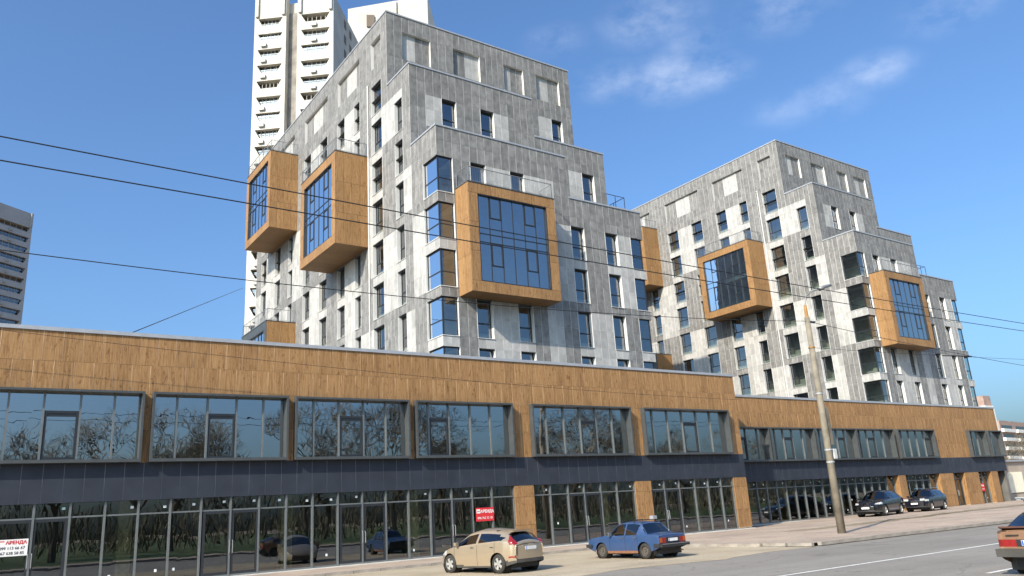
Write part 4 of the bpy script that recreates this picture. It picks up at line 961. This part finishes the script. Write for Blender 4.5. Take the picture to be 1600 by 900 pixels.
def sag(xa, za, xm, zm, xb, zb, y0, y1):
    # parabola through three points
    res = []
    for i in range(41):
        x = xa+(xb-xa)*i/40; l = lambda a, b, c: (x-b)*(x-c)/((a-b)*(a-c))
        z = za*l(xa, xm, xb)+zm*l(xm, xa, xb)+zb*l(xb, xa, xm); res.append((x, y0+(y1-y0)*i/40, z))
    return res
wire(sag(-14*s_, 7.0*s_, 20*s_, 6.60*s_, 60*s_, 7.0*s_, YW, YW), 0.0125, 'upper of the two parallel black wires crossing the whole picture')
wire(sag(-14*s_, 6.5*s_, 17*s_, 6.22*s_, 60*s_, 6.65*s_, YW, YW), 0.0125, 'lower of the two parallel black wires crossing the whole picture')
wire(sag(-14, 7.0, 5.71, 6.29, 29.9, 7.27, PY, PY), 0.0125, 'black wire running left from the lamp post past the grey block')
wire(sag(30.5, 7.24, 42, 6.65, 60, 6.2, PY, PY), 0.0125, 'black wire running right from the lamp post top')
wire(sag(30.2, 6.1, 42, 6.45, 62, 7.3, PY, PY), 0.008, 'thin wire running right from the rusty clamp of the lamp post')
k = MB(); k.tube([(41.0, PY, 6.42), (44.0, PY, 6.56)], 0.03, 5); tag(k.build('wire_insulator', 'wire_black'), 'short dark insulator rod hanging on the thin wire at right', 'insulator')
wire(sag(-4, 6.9, 16, 5.75, 36, 5.35, 29.3, 29.3), 0.008, 'thin dark line running along the brown panelled front')  # slim black tube for the dark line across the panels
wire([(4.82, 32.0, 7.3), (22.3, 79.0, 23.7)], 0.02, 'thin cable rising from the left shop roof to the white high-rise')

# ------------------------------------------------------------ cars
carpaint('paint_beige', (0.50, 0.395, 0.275), 0.28, 0.55, 0.10); carpaint('paint_blue', (0.028, 0.068, 0.165), 0.40, 0.1, 0.35, 0.4, (0.10, 0.095, 0.19)); carpaint('paint_black', (0.006, 0.006, 0.008), 0.2, 0.0, 0.05, 0.8)
carpaint('paint_navy', (0.007, 0.007, 0.014), 0.22, 0.0, 0.05, 0.8); carpaint('paint_brown', (0.25, 0.135, 0.075), 0.4, 0.1, 0.4, 0.4)
plain('tyre_rubber', (0.030, 0.027, 0.024), 0.85, 0, 0.3, 8); plain('alloy', (0.62, 0.61, 0.58), 0.35, 0.6, 0.1); plain('steel_wheel', (0.10, 0.085, 0.07), 0.7, 0.2, 0.3, 9)
plain('plastic_black', (0.022, 0.022, 0.023), 0.6, 0, 0.2); plain('plastic_grey', (0.065, 0.060, 0.052), 0.65, 0, 0.25); plain('tail_red', (0.27, 0.012, 0.012), 0.2, 0, 0.2, 12, coat=0.6); plain('lamp_orange', (0.38, 0.09, 0.015), 0.25, 0, 0.1, 9, coat=0.5); plain('lamp_clear', (0.72, 0.72, 0.70), 0.12, 0.3, 0.1, 9, coat=0.8)
plain('chrome', (0.66, 0.66, 0.66), 0.15, 1.0, 0.05); plain('plate_white', (0.75, 0.75, 0.74), 0.5); plain('plate_blue', (0.05, 0.12, 0.45), 0.5); plain('cabin_dark', (0.03, 0.03, 0.032), 0.9); plain('gap_black', (0.006, 0.006, 0.006), 0.8); plain('spoiler_brown', (0.09, 0.035, 0.02), 0.5); plain('rust', (0.22, 0.10, 0.05), 0.85, 0, 0.35, 14)
def lerp_tab(tab):
    def f(x):
        if x <= tab[0][0]: return tab[0][1]
        for (a, p), (b, q) in zip(tab, tab[1:]):
            if x <= b:
                t = (x-a)/(b-a) if b > a else 0
                return p+(q-p)*t
        return tab[-1][1]
    return f
def smooth_tab(tab, w_=0.05):
    f = lerp_tab(tab)
    return lambda x: (f(x-w_)+2*f(x-w_/2)+2*f(x)+2*f(x+w_/2)+f(x+w_))/8.0 if tab[0][0]+w_ < x < tab[-1][0]-w_ else f(x)
def car(name, label, loc, rz, spec, group=None):
    """x forward; spec tables give roof line, belt line, half widths; every face is sorted into the part it belongs to"""
    root = thing(name, label, 'car', loc, rz, group); root['_o'] = (0, 0, 0)
    S = spec; L0, L1 = -S['L']/2, S['L']/2; top = smooth_tab(S['top'], 0.06); belt = smooth_tab(S['belt'], 0.06); hw = smooth_tab(S['hw'], 0.05); rhw = smooth_tab(S['rhw'], 0.08)
    wx = S['wheels']; wr = S['wr']; ar = wr+0.055; sill = lerp_tab(S['sill'])
    def bot(x):
        z = sill(x)
        for c in wx:
            if abs(x-c) < ar: z = max(z, wr+math.sqrt(ar*ar-(x-c)**2)*0.98)
        return z
    xs = set(split(L0, L1, 0.035))
    for c in wx:
        for e in (-ar, -ar+0.01, ar-0.01, ar): xs.add(c+e)
    for x in S['gaps']: xs.update((x-0.007, x+0.007))
    for x in S.get('xcuts', []): xs.add(x)
    xs = sorted(x for x in xs if L0 <= x <= L1)
    NL, NU, NR = 14, 12, 6
    def half(x):
        zb, zl = bot(x), belt(x); h = hw(x); tz = top(x); r = min(rhw(x), h*0.985); pts = []
        for j in range(NL+1):
            t = j/NL; z = zb+(zl-zb)*t; zn = (z-0.2)/(zl-0.2+1e-6)
            y = h*(1.0-0.055*max(0, 0.45-zn)**1.3*2.2-S['tuck']*max(0, zn-0.55)**2)
            pts.append((y, z, 'low', t))
        yb = pts[-1][0]; te = tz-S['crown']*min(1, (tz-zl)/0.2+0.25)
        te = max(te, zl+0.004); r = min(r, yb-0.01)
        for j in range(1, NU+1):
            t = j/NU; pts.append((yb+(r-yb)*(t**1.15), zl+(te-zl)*t, 'up', t))
        for j in range(1, NR+1):
            t = j/NR; pts.append((r*(1-t), te+(tz-te)*(1-(1-t)**2), 'roof', t))
        return pts
    rings = [half(x) for x in xs]
    parts = {}
    def put(nm, quad, flip=False):
        mb = parts.setdefault(nm, MB()); mb.smooth = True
        q = quad if not flip else quad[::-1]; i = len(mb.v); mb.v += q; mb.f.append(tuple(range(i, i+len(q)))); mb.m.append(0); mb.p.append(0.5)
    cls = S['cls']
    for i in range(len(xs)-1):
        A, B = rings[i], rings[i+1]; xm = (xs[i]+xs[i+1])/2
        gapcol = any(abs(xm-x) < 0.0072 for x in S['gaps'])
        for j in range(len(A)-1):
            ym = (A[j][0]+A[j+1][0]+B[j][0]+B[j+1][0])/4; zm = (A[j][1]+A[j+1][1]+B[j][1]+B[j+1][1])/4; reg = A[j+1][2]; t = A[j+1][3]
            nm = cls(xm, ym, zm, reg, t, 'side')
            if gapcol and reg == 'low' and nm == 'body' and zm > sill(xm)+0.06: nm = 'door_gap'
            for sg in (1, -1):
                q = [(xs[i], sg*A[j][0], A[j][1]), (xs[i+1], sg*B[j][0], B[j][1]), (xs[i+1], sg*B[j+1][0], B[j+1][1]), (xs[i], sg*A[j+1][0], A[j+1][1])]
                put(nm if nm in ('body',) else nm+('|L' if sg > 0 and reg != 'roof' else '|R' if reg != 'roof' else ''), q, sg > 0)
    for end, k in ((-1, 0), (1, -1)):
        Rg = rings[k]; x = xs[k]; m_ = 12
        for j in range(len(Rg)-1):
            for c in range(m_):
                f0, f1 = -1+2*c/m_, -1+2*(c+1)/m_
                bul = lambda f, z: x+end*S['bulge']*(1-f*f)
                q = [(bul(f0, 0), Rg[j][0]*f0, Rg[j][1]), (bul(f1, 0), Rg[j][0]*f1, Rg[j][1]), (bul(f1, 0), Rg[j+1][0]*f1, Rg[j+1][1]), (bul(f0, 0), Rg[j+1][0]*f0, Rg[j+1][1])]
                nm = cls(x, (f0+f1)/2*Rg[j][0], (Rg[j][1]+Rg[j+1][1])/2, Rg[j+1][2], 0.5, 'rear' if end < 0 else 'front')
                put(nm if nm == 'body' else nm+('|L' if f0+f1 > 0 else '|R') if nm in ('tail_light', 'head_light') else nm, q, end > 0)
    PM = S['pm']
    for nm, mb in parts.items():
        base = nm.split('|')[0]
        o = mb.build(base, PM.get(base, S['paint']), root, origin=(0, 0, 0))
        me = o.data; bm = bmesh.new(); bm.from_mesh(me); bmesh.ops.remove_doubles(bm, verts=bm.verts, dist=0.0008); bmesh.ops.recalc_face_normals(bm, faces=bm.faces) if base != 'body' else None; bm.to_mesh(me); bm.free()
    # floor pan and cabin filling
    u = MB(); u.box(L0+0.25, L1-0.25, -S['W']/2+0.24, S['W']/2-0.24, 0.16, 0.42); u.box(L0+0.10, L1-0.10, -S['W']/2+0.24, S['W']/2-0.24, 0.34, 0.55); u.build('floor_pan', 'plastic_black', root, origin=(0, 0, 0))
    c0, c1 = S['cabin']; u = MB(); u.box(c0, c1, -S['W']/2+0.2, S['W']/2-0.2, 0.5, S['seat'])
    for sx in S['seats']:
        for sy in (-0.36, 0.36): u.box(sx, sx+0.14, sy-0.22, sy+0.22, S['seat'], S['seat']+0.42); u.box(sx+0.02, sx+0.12, sy-0.12, sy+0.12, S['seat']+0.42, S['seat']+0.58)
    u.build('interior', 'cabin_dark', root, origin=(0, 0, 0))
    # wheels
    tb = MB(); tb.smooth = True; tw = S['tw']
    tb.lathe([(wr*0.62, -tw/2), (wr*0.90, -tw/2-0.004), (wr*0.975, -tw/2+0.025), (wr, -tw/2+0.055), (wr, tw/2-0.055), (wr*0.975, tw/2-0.025), (wr*0.90, tw/2+0.004), (wr*0.62, tw/2)], 28)
    tm = tb.mesh('wheel', 'tyre_rubber')
    rb = MB()
    if S['rim'] == 'alloy':
        rb.lathe([(wr*0.66, -tw/2+0.005), (wr*0.66, tw/2-0.01), (wr*0.60, tw/2-0.004), (wr*0.56, tw/2-0.04)], 28); rb.lathe([(wr*0.15, tw/2-0.012), (0.001, tw/2-0.006)], 14)
        for a in range(S['spokes']):
            t = 2*math.pi*a/S['spokes']; M = Matrix.Rotation(-t, 3, 'Y'); c = M @ Vector((wr*0.34, tw/2-0.022, 0)); rb.obox(c, wr*0.27, 0.012, wr*S.get('sw', 0.085), M=M)
        db = MB(); db.lathe([(wr*0.62, tw/2-0.07), (0.001, tw/2-0.07)], 20); dm = db.mesh('backing_disc', 'gap_black')  # black backing disc, added to darken the wheel behind the spokes
    else:
        rb.lathe([(wr*0.66, -tw/2+0.005), (wr*0.66, tw/2-0.004), (wr*0.60, tw/2-0.01), (wr*0.54, tw/2-0.05), (wr*0.42, tw/2-0.03), (wr*0.30, tw/2-0.03), (wr*0.18, tw/2-0.05), (0.001, tw/2-0.045)], 28)
        db = MB(); db.lathe([(0.055, tw/2-0.045), (0.05, tw/2-0.015), (0.001, tw/2-0.01)], 14); dm = db.mesh('hub_cap', 'steel_wheel')
    rm = rb.mesh('rim', 'alloy' if S['rim'] == 'alloy' else 'steel_wheel')
    for c in wx:
        for sg in (-1, 1):
            o = link(tm, 'wheel', root, (c, sg*(S['track']/2), wr), 0 if sg > 0 else math.pi); link(rm, 'rim', o); link(dm, dm.name.split('.')[0], o)
            b = MB(); b.lathe([(ar+0.02, -0.14), (ar+0.02, 0.1)], 20); w2 = b.build('wheel_arch', 'gap_black', root, origin=(0, 0, 0)); w2.location = (c, sg*(S['track']/2-0.05), wr)
    # mirrors, handles
    for sg in (-1, 1):
        mx, mz = S['mirror']; y = hw(mx)*0.97
        b = MB(); b.obox((mx-0.02, sg*(y+0.10), mz+0.06), 0.05, 0.085, 0.06); b.obox((mx+0.01, sg*(y+0.02), mz), 0.03, 0.05, 0.02); o = b.build('mirror', S['pm'].get('mirror', S['paint']), root, origin=(0, 0, 0))
        bv = o.modifiers.new('round', 'BEVEL'); bv.width = 0.025; bv.segments = 3
        for hx in S['handles']:
            b = MB(); b.obox((hx, sg*(hw(hx)*(1-S['tuck']*0.12)+0.012), S['hz']), 0.085, 0.016, 0.016); b.build('door_handle', S['pm'].get('handle', S['paint']), root, origin=(0, 0, 0))
    px, pzz = S['plate_r']; b = MB(); b.box(px-0.012, px, -0.26, 0.26, pzz-0.056, pzz+0.056); o = b.build('number_plate', 'plate_white', root, origin=(0, 0, 0)); b = MB(); b.box(px-0.014, px-0.012, 0.215, 0.255, pzz-0.05, pzz+0.05); b.build('plate_strip', 'plate_blue', o, origin=(0, 0, 0))
    if 'plate_f' in S:
        px, pzz = S['plate_f']; b = MB(); b.box(px, px+0.012, -0.26, 0.26, pzz-0.056, pzz+0.056); b.build('number_plate', 'plate_white', root, origin=(0, 0, 0))
    return root
# beige hatchback ------------------------------------------------
def cls_hatch(x, y, z, reg, t, side):
    ay = abs(y)
    if side == 'rear':
        if z < 0.46: return 'lower_bumper'
        return 'body'
    if side == 'front': return 'lower_bumper' if z < 0.45 else 'body'
    if reg in ('up', 'low') and 0.92 < z < 1.22 and x < -1.78+(z-0.92)*0.62 and ay > 0.47: return 'tail_light'
    if reg == 'up' and -1.62 < x < 1.05 and 0.10 < t < 0.90:
        if abs(x+0.20) < 0.055 or x > 0.93 or (x < -1.25 and t > 0.62+0.0*(x)): return 'body'
        if x < -1.30-0.0 and z < 0.98+(-1.30-x)*0.75: return 'body'
        return 'side_window'
    if reg == 'roof':
        if 0.42 < x < 1.12: return 'windscreen'
        if -1.90 < x < -1.52: return 'rear_window'
    if reg == 'up' and -1.90 < x < -1.64 and t > 0.62 and ay < 0.60: return 'rear_window'
    if reg == 'low' and z < 0.40 and x < -1.55: return 'lower_bumper'
    if reg == 'low' and z < 0.27: return 'side_skirt'
    if reg == 'low' and x > 1.45 and 0.62 < z < 0.80: return 'head_light'
    if reg == 'low' and x < -1.72 and 0.50 < z < 0.56: return 'reflector'
    return 'body'
hatch = dict(L=3.95, W=1.72, paint='paint_beige', wheels=(1.26, -1.23), wr=0.318, tw=0.19, track=1.47, rim='alloy', spokes=5, sw=0.15, crown=0.10, tuck=0.16, bulge=0.06,
  top=[(-1.975, 0.92), (-1.93, 1.04), (-1.86, 1.12), (-1.60, 1.33), (-1.30, 1.405), (-0.6, 1.47), (-0.1, 1.48), (0.35, 1.41), (1.18, 0.96), (1.5, 0.85), (1.8, 0.69), (1.975, 0.52)],
  belt=[(-1.975, 0.88), (-1.86, 1.03), (-1.3, 1.04), (0, 0.945), (0.95, 0.875), (1.15, 0.87), (1.5, 0.77), (1.8, 0.63), (1.975, 0.48)],
  hw=[(-1.975, 0.68), (-1.85, 0.79), (-1.5, 0.85), (-0.8, 0.86), (0.9, 0.855), (1.5, 0.81), (1.8, 0.70), (1.975, 0.52)], rhw=[(-1.975, 0.52), (-1.86, 0.56), (-1.5, 0.56), (0.3, 0.58), (1.1, 0.66), (1.6, 0.62), (1.975, 0.40)],
  sill=[(-1.975, 0.34), (-1.6, 0.24), (-1.2, 0.20), (1.4, 0.19), (1.975, 0.24)], gaps=[0.98, -0.22, -1.10], cabin=(-1.5, 0.9), seat=0.82, seats=(-0.05, -1.0), mirror=(0.78, 0.93), handles=(0.02, -0.98), hz=0.86, plate_r=(-2.03, 0.79),
  cls=cls_hatch, pm=dict(side_window='car_glass', windscreen='car_glass', rear_window='car_glass', tail_light='tail_red', head_light='lamp_clear', lower_bumper='plastic_grey', side_skirt='plastic_grey', door_gap='gap_black', reflector='tail_red', handle='chrome'))
c1 = car('hatchback', 'beige five-door hatchback with silver wheels parked nose-in before the shops', (13.87, 21.6, -1.683), math.radians(101), hatch)
c1.scale = (0.86,)*3
b = MB(); b.box(-2.03, -1.985, -0.36, 0.36, 0.885, 0.915); b.build('boot_trim', 'chrome', c1, origin=(0, 0, 0))
b = MB(); b.obox((-1.60, 0, 1.352), 0.10, 0.47, 0.014, M=Matrix.Rotation(-0.12, 3, 'Y')); b.build('roof_spoiler', 'paint_beige', c1, origin=(0, 0, 0))
# blue saloon -----------------------------------------------------
def cls_saloon(x, y, z, reg, t, side):
    ay = abs(y)
    if side == 'rear':
        if 0.58 < z < 0.79 and ay > 0.36: return 'tail_light'
        if 0.56 < z < 0.79: return 'rear_panel'
        return 'body' if z > 0.42 else 'lower_bumper'
    if side == 'front': return 'grille' if 0.5 < z < 0.75 else 'body'
    if reg == 'up' and -1.10 < x < 0.72 and 0.08 < t < 0.92:
        if abs(x-(-0.18)) < 0.04 or x < -0.93+0.10*(1-t) or x > 0.66: return 'body'
        return 'side_window'
    if reg == 'roof':
        if 0.30 < x < 0.80: return 'windscreen'
        if -1.40 < x < -0.98: return 'rear_window'
    if reg == 'up' and -1.38 < x < -1.02 and t > 0.70: return 'rear_window'
    if reg == 'low' and z < 0.30: return 'rocker'
    return 'body'
saloon = dict(L=4.02, W=1.62, paint='paint_blue', wheels=(1.22, -1.20), wr=0.30, tw=0.175, track=1.36, rim='steel', spokes=0, crown=0.045, tuck=0.10, bulge=0.015,
  top=[(-2.01, 0.86), (-1.95, 0.905), (-1.42, 0.94), (-1.36, 0.95), (-0.98, 1.36), (-0.6, 1.41), (0.0, 1.42), (0.30, 1.375), (0.82, 0.95), (1.2, 0.90), (1.85, 0.82), (2.01, 0.76)],
  belt=[(-2.01, 0.84), (-1.95, 0.88), (-1.4, 0.90), (-1.0, 0.91), (0.75, 0.895), (0.9, 0.89), (1.3, 0.86), (1.85, 0.79), (2.01, 0.74)],
  hw=[(-2.01, 0.765), (-1.9, 0.785), (-1.2, 0.805), (0.9, 0.805), (1.7, 0.785), (2.01, 0.765)], rhw=[(-2.01, 0.72), (-1.4, 0.70), (-1.3, 0.60), (-1.0, 0.56), (0.3, 0.57), (0.8, 0.68), (1.2, 0.72), (2.01, 0.72)],
  sill=[(-2.01, 0.42), (-1.6, 0.30), (-1.4, 0.22), (1.5, 0.21), (1.75, 0.30), (2.01, 0.40)], gaps=[0.70, -0.19, -0.88], cabin=(-1.0, 0.6), seat=0.78, seats=(-0.2, -0.95), mirror=(0.60, 0.90), handles=(-0.05, -0.75), hz=0.80, plate_r=(-2.045, 0.69),
  cls=cls_saloon, pm=dict(side_window='car_glass', windscreen='car_glass', rear_window='car_glass', tail_light='tail_red', rear_panel='plastic_black', lower_bumper='plastic_black', grille='plastic_black', rocker='rust', door_gap='gap_black', handle='chrome', mirror='chrome'))
c2 = car('saloon', 'weathered blue boxy saloon with black bumpers and roof bars parked nose-in', (19.17, 20.77, -1.68), math.radians(93), saloon)
c2.scale = (0.82,)*3
for x, nm in ((-2.12, 'rear_bumper'), (2.06, 'front_bumper')):
    b = MB(); b.box(x-0.06, x+0.07, -0.80, 0.80, 0.44, 0.56); b.box(x-0.068, x-0.06, -0.78, 0.78, 0.53, 0.555, m=1); b.box(-2.06 if x < 0 else 1.75, -1.75 if x < 0 else 2.0, 0.785, 0.83, 0.44, 0.56); b.box(-2.06 if x < 0 else 1.75, -1.75 if x < 0 else 2.0, -0.83, -0.785, 0.44, 0.56); b.build(nm, ['plastic_black', 'chrome'], c2, origin=(0, 0, 0))
for sg in (-1, 1):
    b = MB(); b.box(-2.032, -2.024, min(sg*0.60, sg*0.74), max(sg*0.60, sg*0.74), 0.60, 0.77); b.build('indicator', 'lamp_orange', c2, origin=(0, 0, 0))
    b = MB(); b.tube([(-0.85, sg*0.56, 1.36), (-0.98, sg*0.57, 1.28), (-1.36, sg*0.70, 0.93)], 0.012, 5); b.build('window_trim', 'chrome', c2, origin=(0, 0, 0))
for x in (0.05, -0.62):
    b = MB(); b.tube([(x, -0.62, 1.46), (x, 0.62, 1.46)], 0.018, 6); b.tube([(x, -0.60, 1.35), (x, -0.61, 1.46)], 0.016, 5); b.tube([(x, 0.60, 1.35), (x, 0.61, 1.46)], 0.016, 5); b.build('roof_bar', 'plastic_black', c2, origin=(0, 0, 0))
b = MB(); b.box(-0.78, -0.58, -0.58, -0.36, 1.47, 1.60); b.build('roof_bundle', 'coping_metal', c2, origin=(0, 0, 0))
b = MB(); b.tube([(-1.95, -0.45, 0.28), (-2.12, -0.45, 0.27)], 0.025, 8); b.build('exhaust_pipe', 'rust', c2, origin=(0, 0, 0))
for sg in (-1, 1):
    b = MB(); b.box(-1.72, -1.70, sg*0.68-0.11, sg*0.68+0.11, 0.14, 0.42); b.build('mud_flap', 'plastic_black', c2, origin=(0, 0, 0))
# dark crossovers --------------------------------------------------
def cls_suv(x, y, z, reg, t, side):
    ay = abs(y)
    if side == 'front':
        if z < 0.42: return 'lower_bumper'
        return 'grille' if 0.62 < z < 0.86 and ay < 0.30 else 'body'
    if side == 'rear': return 'lower_bumper' if z < 0.5 else 'body'
    if reg in ('low', 'up') and x > 1.72 and 0.78 < z < 0.90 and ay > 0.46: return 'head_light'
    if reg in ('low', 'up') and x < -1.95 and 0.95 < z < 1.15: return 'tail_light'
    if reg == 'up' and -1.75 < x < 0.95 and 0.10 < t < 0.88:
        if abs(x+0.30) < 0.05 or abs(x+1.25) < 0.04: return 'pillar'
        return 'side_window'
    if reg == 'roof':
        if 0.38 < x < 1.12: return 'windscreen'
        if -2.15 < x < -1.70: return 'rear_window'
    if reg == 'low' and z < 0.36: return 'side_skirt'
    return 'body'
suv = dict(L=4.70, W=1.90, paint='paint_black', wheels=(1.40, -1.35), wr=0.36, tw=0.23, track=1.60, rim='alloy', spokes=10, sw=0.05, crown=0.10, tuck=0.16, bulge=0.12,
  top=[(-2.35, 0.95), (-2.25, 1.10), (-2.12, 1.22), (-1.65, 1.56), (-1.0, 1.66), (-0.2, 1.69), (0.38, 1.60), (1.15, 1.10), (1.6, 1.02), (2.1, 0.90), (2.35, 0.72)],
  belt=[(-2.35, 0.92), (-2.2, 1.06), (-1.7, 1.13), (0.0, 1.05), (1.0, 1.02), (1.2, 1.01), (1.6, 0.95), (2.1, 0.83), (2.35, 0.66)],
  hw=[(-2.35, 0.74), (-2.15, 0.88), (-1.5, 0.94), (1.3, 0.94), (1.9, 0.88), (2.2, 0.76), (2.35, 0.60)], rhw=[(-2.35, 0.60), (-1.7, 0.60), (0.4, 0.62), (1.2, 0.76), (1.8, 0.70), (2.35, 0.45)],
  sill=[(-2.35, 0.40), (-1.9, 0.30), (1.9, 0.27), (2.35, 0.32)], gaps=[1.0, -0.30, -1.25], cabin=(-1.9, 1.0), seat=0.95, seats=(0.0, -1.0), mirror=(0.82, 1.08), handles=(-0.12, -1.1), hz=0.98, plate_r=(-2.48, 0.8), plate_f=(2.465, 0.56),
  cls=cls_suv, pm=dict(side_window='car_glass', windscreen='car_glass', rear_window='car_glass', tail_light='tail_red', head_light='lamp_clear', lower_bumper='plastic_black', grille='plastic_black', side_skirt='plastic_grey', pillar='plastic_black', door_gap='gap_black'))
yn = 29.5
c3 = car('crossover', 'black crossover with silver grille chevron, nearer the lamp post', (48.15, yn, pz(48)), math.radians(190), suv)
c3.scale = (0.91,)*3
b = MB()
b.obox((2.44, 0.20, 0.76), 0.02, 0.025, 0.15, M=Matrix.Rotation(0.5, 3, 'X')); b.obox((2.44, -0.20, 0.76), 0.02, 0.025, 0.15, M=Matrix.Rotation(-0.5, 3, 'X')); b.build('grille_chevron', 'chrome', c3, origin=(0, 0, 0))
b = MB(); b.tube([(1.0, 0.945, 0.42), (-0.9, 0.945, 0.42)], 0.014, 5); b.tube([(1.0, -0.945, 0.42), (-0.9, -0.945, 0.42)], 0.014, 5); b.build('side_trim', 'chrome', c3, origin=(0, 0, 0))
suv2 = dict(suv); suv2.update(paint='paint_navy', L=4.40)
suv2['top'] = [(-2.20, 1.0), (-2.12, 1.2), (-1.98, 1.40), (-1.6, 1.62), (-0.8, 1.69), (0.2, 1.68), (0.5, 1.60), (1.12, 1.14), (1.6, 1.08), (2.05, 1.00), (2.20, 0.90)]
suv2['belt'] = [(-2.20, 0.96), (-2.1, 1.06), (0.0, 1.05), (1.15, 1.04), (1.6, 1.0), (2.05, 0.92), (2.20, 0.84)]
suv2['hw'] = [(-2.20, 0.80), (-2.0, 0.90), (-1.5, 0.93), (1.5, 0.93), (2.0, 0.88), (2.20, 0.76)]; suv2['rhw'] = [(-2.20, 0.62), (0.4, 0.64), (1.2, 0.76), (2.20, 0.62)]
suv2['plate_r'] = (-2.33, 0.8); suv2['plate_f'] = (2.32, 0.62); suv2['sill'] = [(-2.20, 0.40), (-1.9, 0.30), (1.8, 0.28), (2.20, 0.34)]; suv2['wheels'] = (1.33, -1.32)
c4 = car('crossover', 'dark navy off-roader with silver roof rails, farther from the lamp post', (53.6, yn, pz(54)), math.radians(188), suv2)
c4.scale = (0.84,)*3
for sg in (-1, 1):
    b = MB(); b.tube([(0.3, sg*0.62, 1.70), (-0.4, sg*0.64, 1.76), (-1.4, sg*0.62, 1.71)], 0.02, 6); b.build('roof_rail', 'chrome', c4, origin=(0, 0, 0))
    b = MB(); b.obox((2.21, sg*0.62, 0.90), 0.06, 0.17, 0.07); o = b.build('headlamp', 'lamp_clear', c4, origin=(0, 0, 0))
# brown hatchback leaving the frame ---------------------------------
def cls_brown(x, y, z, reg, t, side):
    ay = abs(y)
    if side == 'rear':
        if 0.60 < z < 0.76: return 'tail_light' if ay > 0.34 else 'rear_panel'
        if z < 0.58: return 'lower_bumper'
        return 'body'
    if side == 'front': return 'lower_bumper' if z < 0.55 else 'body'
    if reg == 'roof' and -1.95 < x < -1.02: return 'rear_window'
    if reg == 'roof' and 0.30 < x < 0.95: return 'windscreen'
    if reg == 'up' and -1.30 < x < 0.85 and 0.10 < t < 0.90: return 'body' if abs(x+0.35) < 0.04 else 'side_window'
    if reg == 'low' and x < -1.80 and z < 0.58: return 'lower_bumper'
    if reg == 'low' and x < -1.92 and 0.60 < z < 0.76: return 'tail_light'
    return 'body'
brown = dict(L=4.00, W=1.65, paint='paint_brown', wheels=(1.23, -1.23), wr=0.285, tw=0.17, track=1.38, rim='steel', spokes=0, crown=0.06, tuck=0.12, bulge=0.03,
  top=[(-2.0, 0.93), (-1.95, 0.965), (-1.30, 1.26), (-1.0, 1.36), (-0.5, 1.40), (0.30, 1.35), (1.0, 0.93), (1.5, 0.84), (2.0, 0.68)],
  belt=[(-2.0, 0.90), (-1.95, 0.93), (-1.0, 0.93), (0.9, 0.88), (1.1, 0.86), (1.6, 0.78), (2.0, 0.64)], hw=[(-2.0, 0.76), (-1.85, 0.80), (1.5, 0.81), (2.0, 0.72)],
  rhw=[(-2.0, 0.70), (-1.9, 0.66), (-1.0, 0.55), (0.3, 0.55), (1.0, 0.68), (2.0, 0.66)], sill=[(-2.0, 0.38), (-1.6, 0.24), (1.6, 0.22), (2.0, 0.34)], gaps=[0.8, -0.35], cabin=(-1.4, 0.7), seat=0.76, seats=(-0.1, -1.0), mirror=(0.6, 0.9), handles=(-0.2,), hz=0.8, plate_r=(-2.045, 0.68),
  cls=cls_brown, pm=dict(side_window='car_glass', windscreen='car_glass', rear_window='car_glass', tail_light='tail_red', rear_panel='plastic_black', lower_bumper='plastic_grey', door_gap='gap_black', mirror='plastic_black'))
c5 = car('hatchback', 'old brown hatchback with roof rack on the road at the right edge', (18.36, 7.16, -1.70), math.radians(-2), brown)
c5.scale = (0.88,)*3
b = MB(); b.obox((-1.93, 0, 0.985), 0.10, 0.69, 0.018, M=Matrix.Rotation(0.2, 3, 'Y')); b.build('rear_spoiler', 'spoiler_brown', c5, origin=(0, 0, 0))
b = MB(); b.box(-2.12, -1.98, -0.80, 0.80, 0.40, 0.56); b.build('rear_bumper', 'plastic_grey', c5, origin=(0, 0, 0))
b = MB(); b.box(-2.06, -2.03, 0.30, 0.56, 0.835, 0.85); b.build('badge', 'plastic_black', c5, origin=(0, 0, 0))
for sg in (-1, 1):
    b = MB(); b.box(-1.60, -1.585, sg*0.66-0.13, sg*0.66+0.13, 0.10, 0.38); b.build('mud_flap', 'plastic_grey', c5, origin=(0, 0, 0))
for x in (-0.85, 0.0):
    b = MB(); b.tube([(x, -0.60, 1.52), (x, 0.60, 1.52)], 0.02, 6); b.tube([(x, -0.58, 1.33), (x, -0.58, 1.52)], 0.025, 5); b.tube([(x, 0.58, 1.33), (x, 0.58, 1.52)], 0.025, 5); b.build('roof_bar', 'plastic_black', c5, origin=(0, 0, 0))
b = MB()
for y in (-0.56, -0.28, 0.0, 0.28, 0.56): b.box(-1.15, 0.45, y-0.05, y+0.05, 1.535, 1.575)
for x in (-1.15, -0.4, 0.42): b.box(x-0.03, x+0.03, -0.62, 0.62, 1.576, 1.60)
b.build('roof_rack', 'alloy', c5, origin=(0, 0, 0))

for o in bpy.data.objects:
    if '_o' in o: del o['_o']
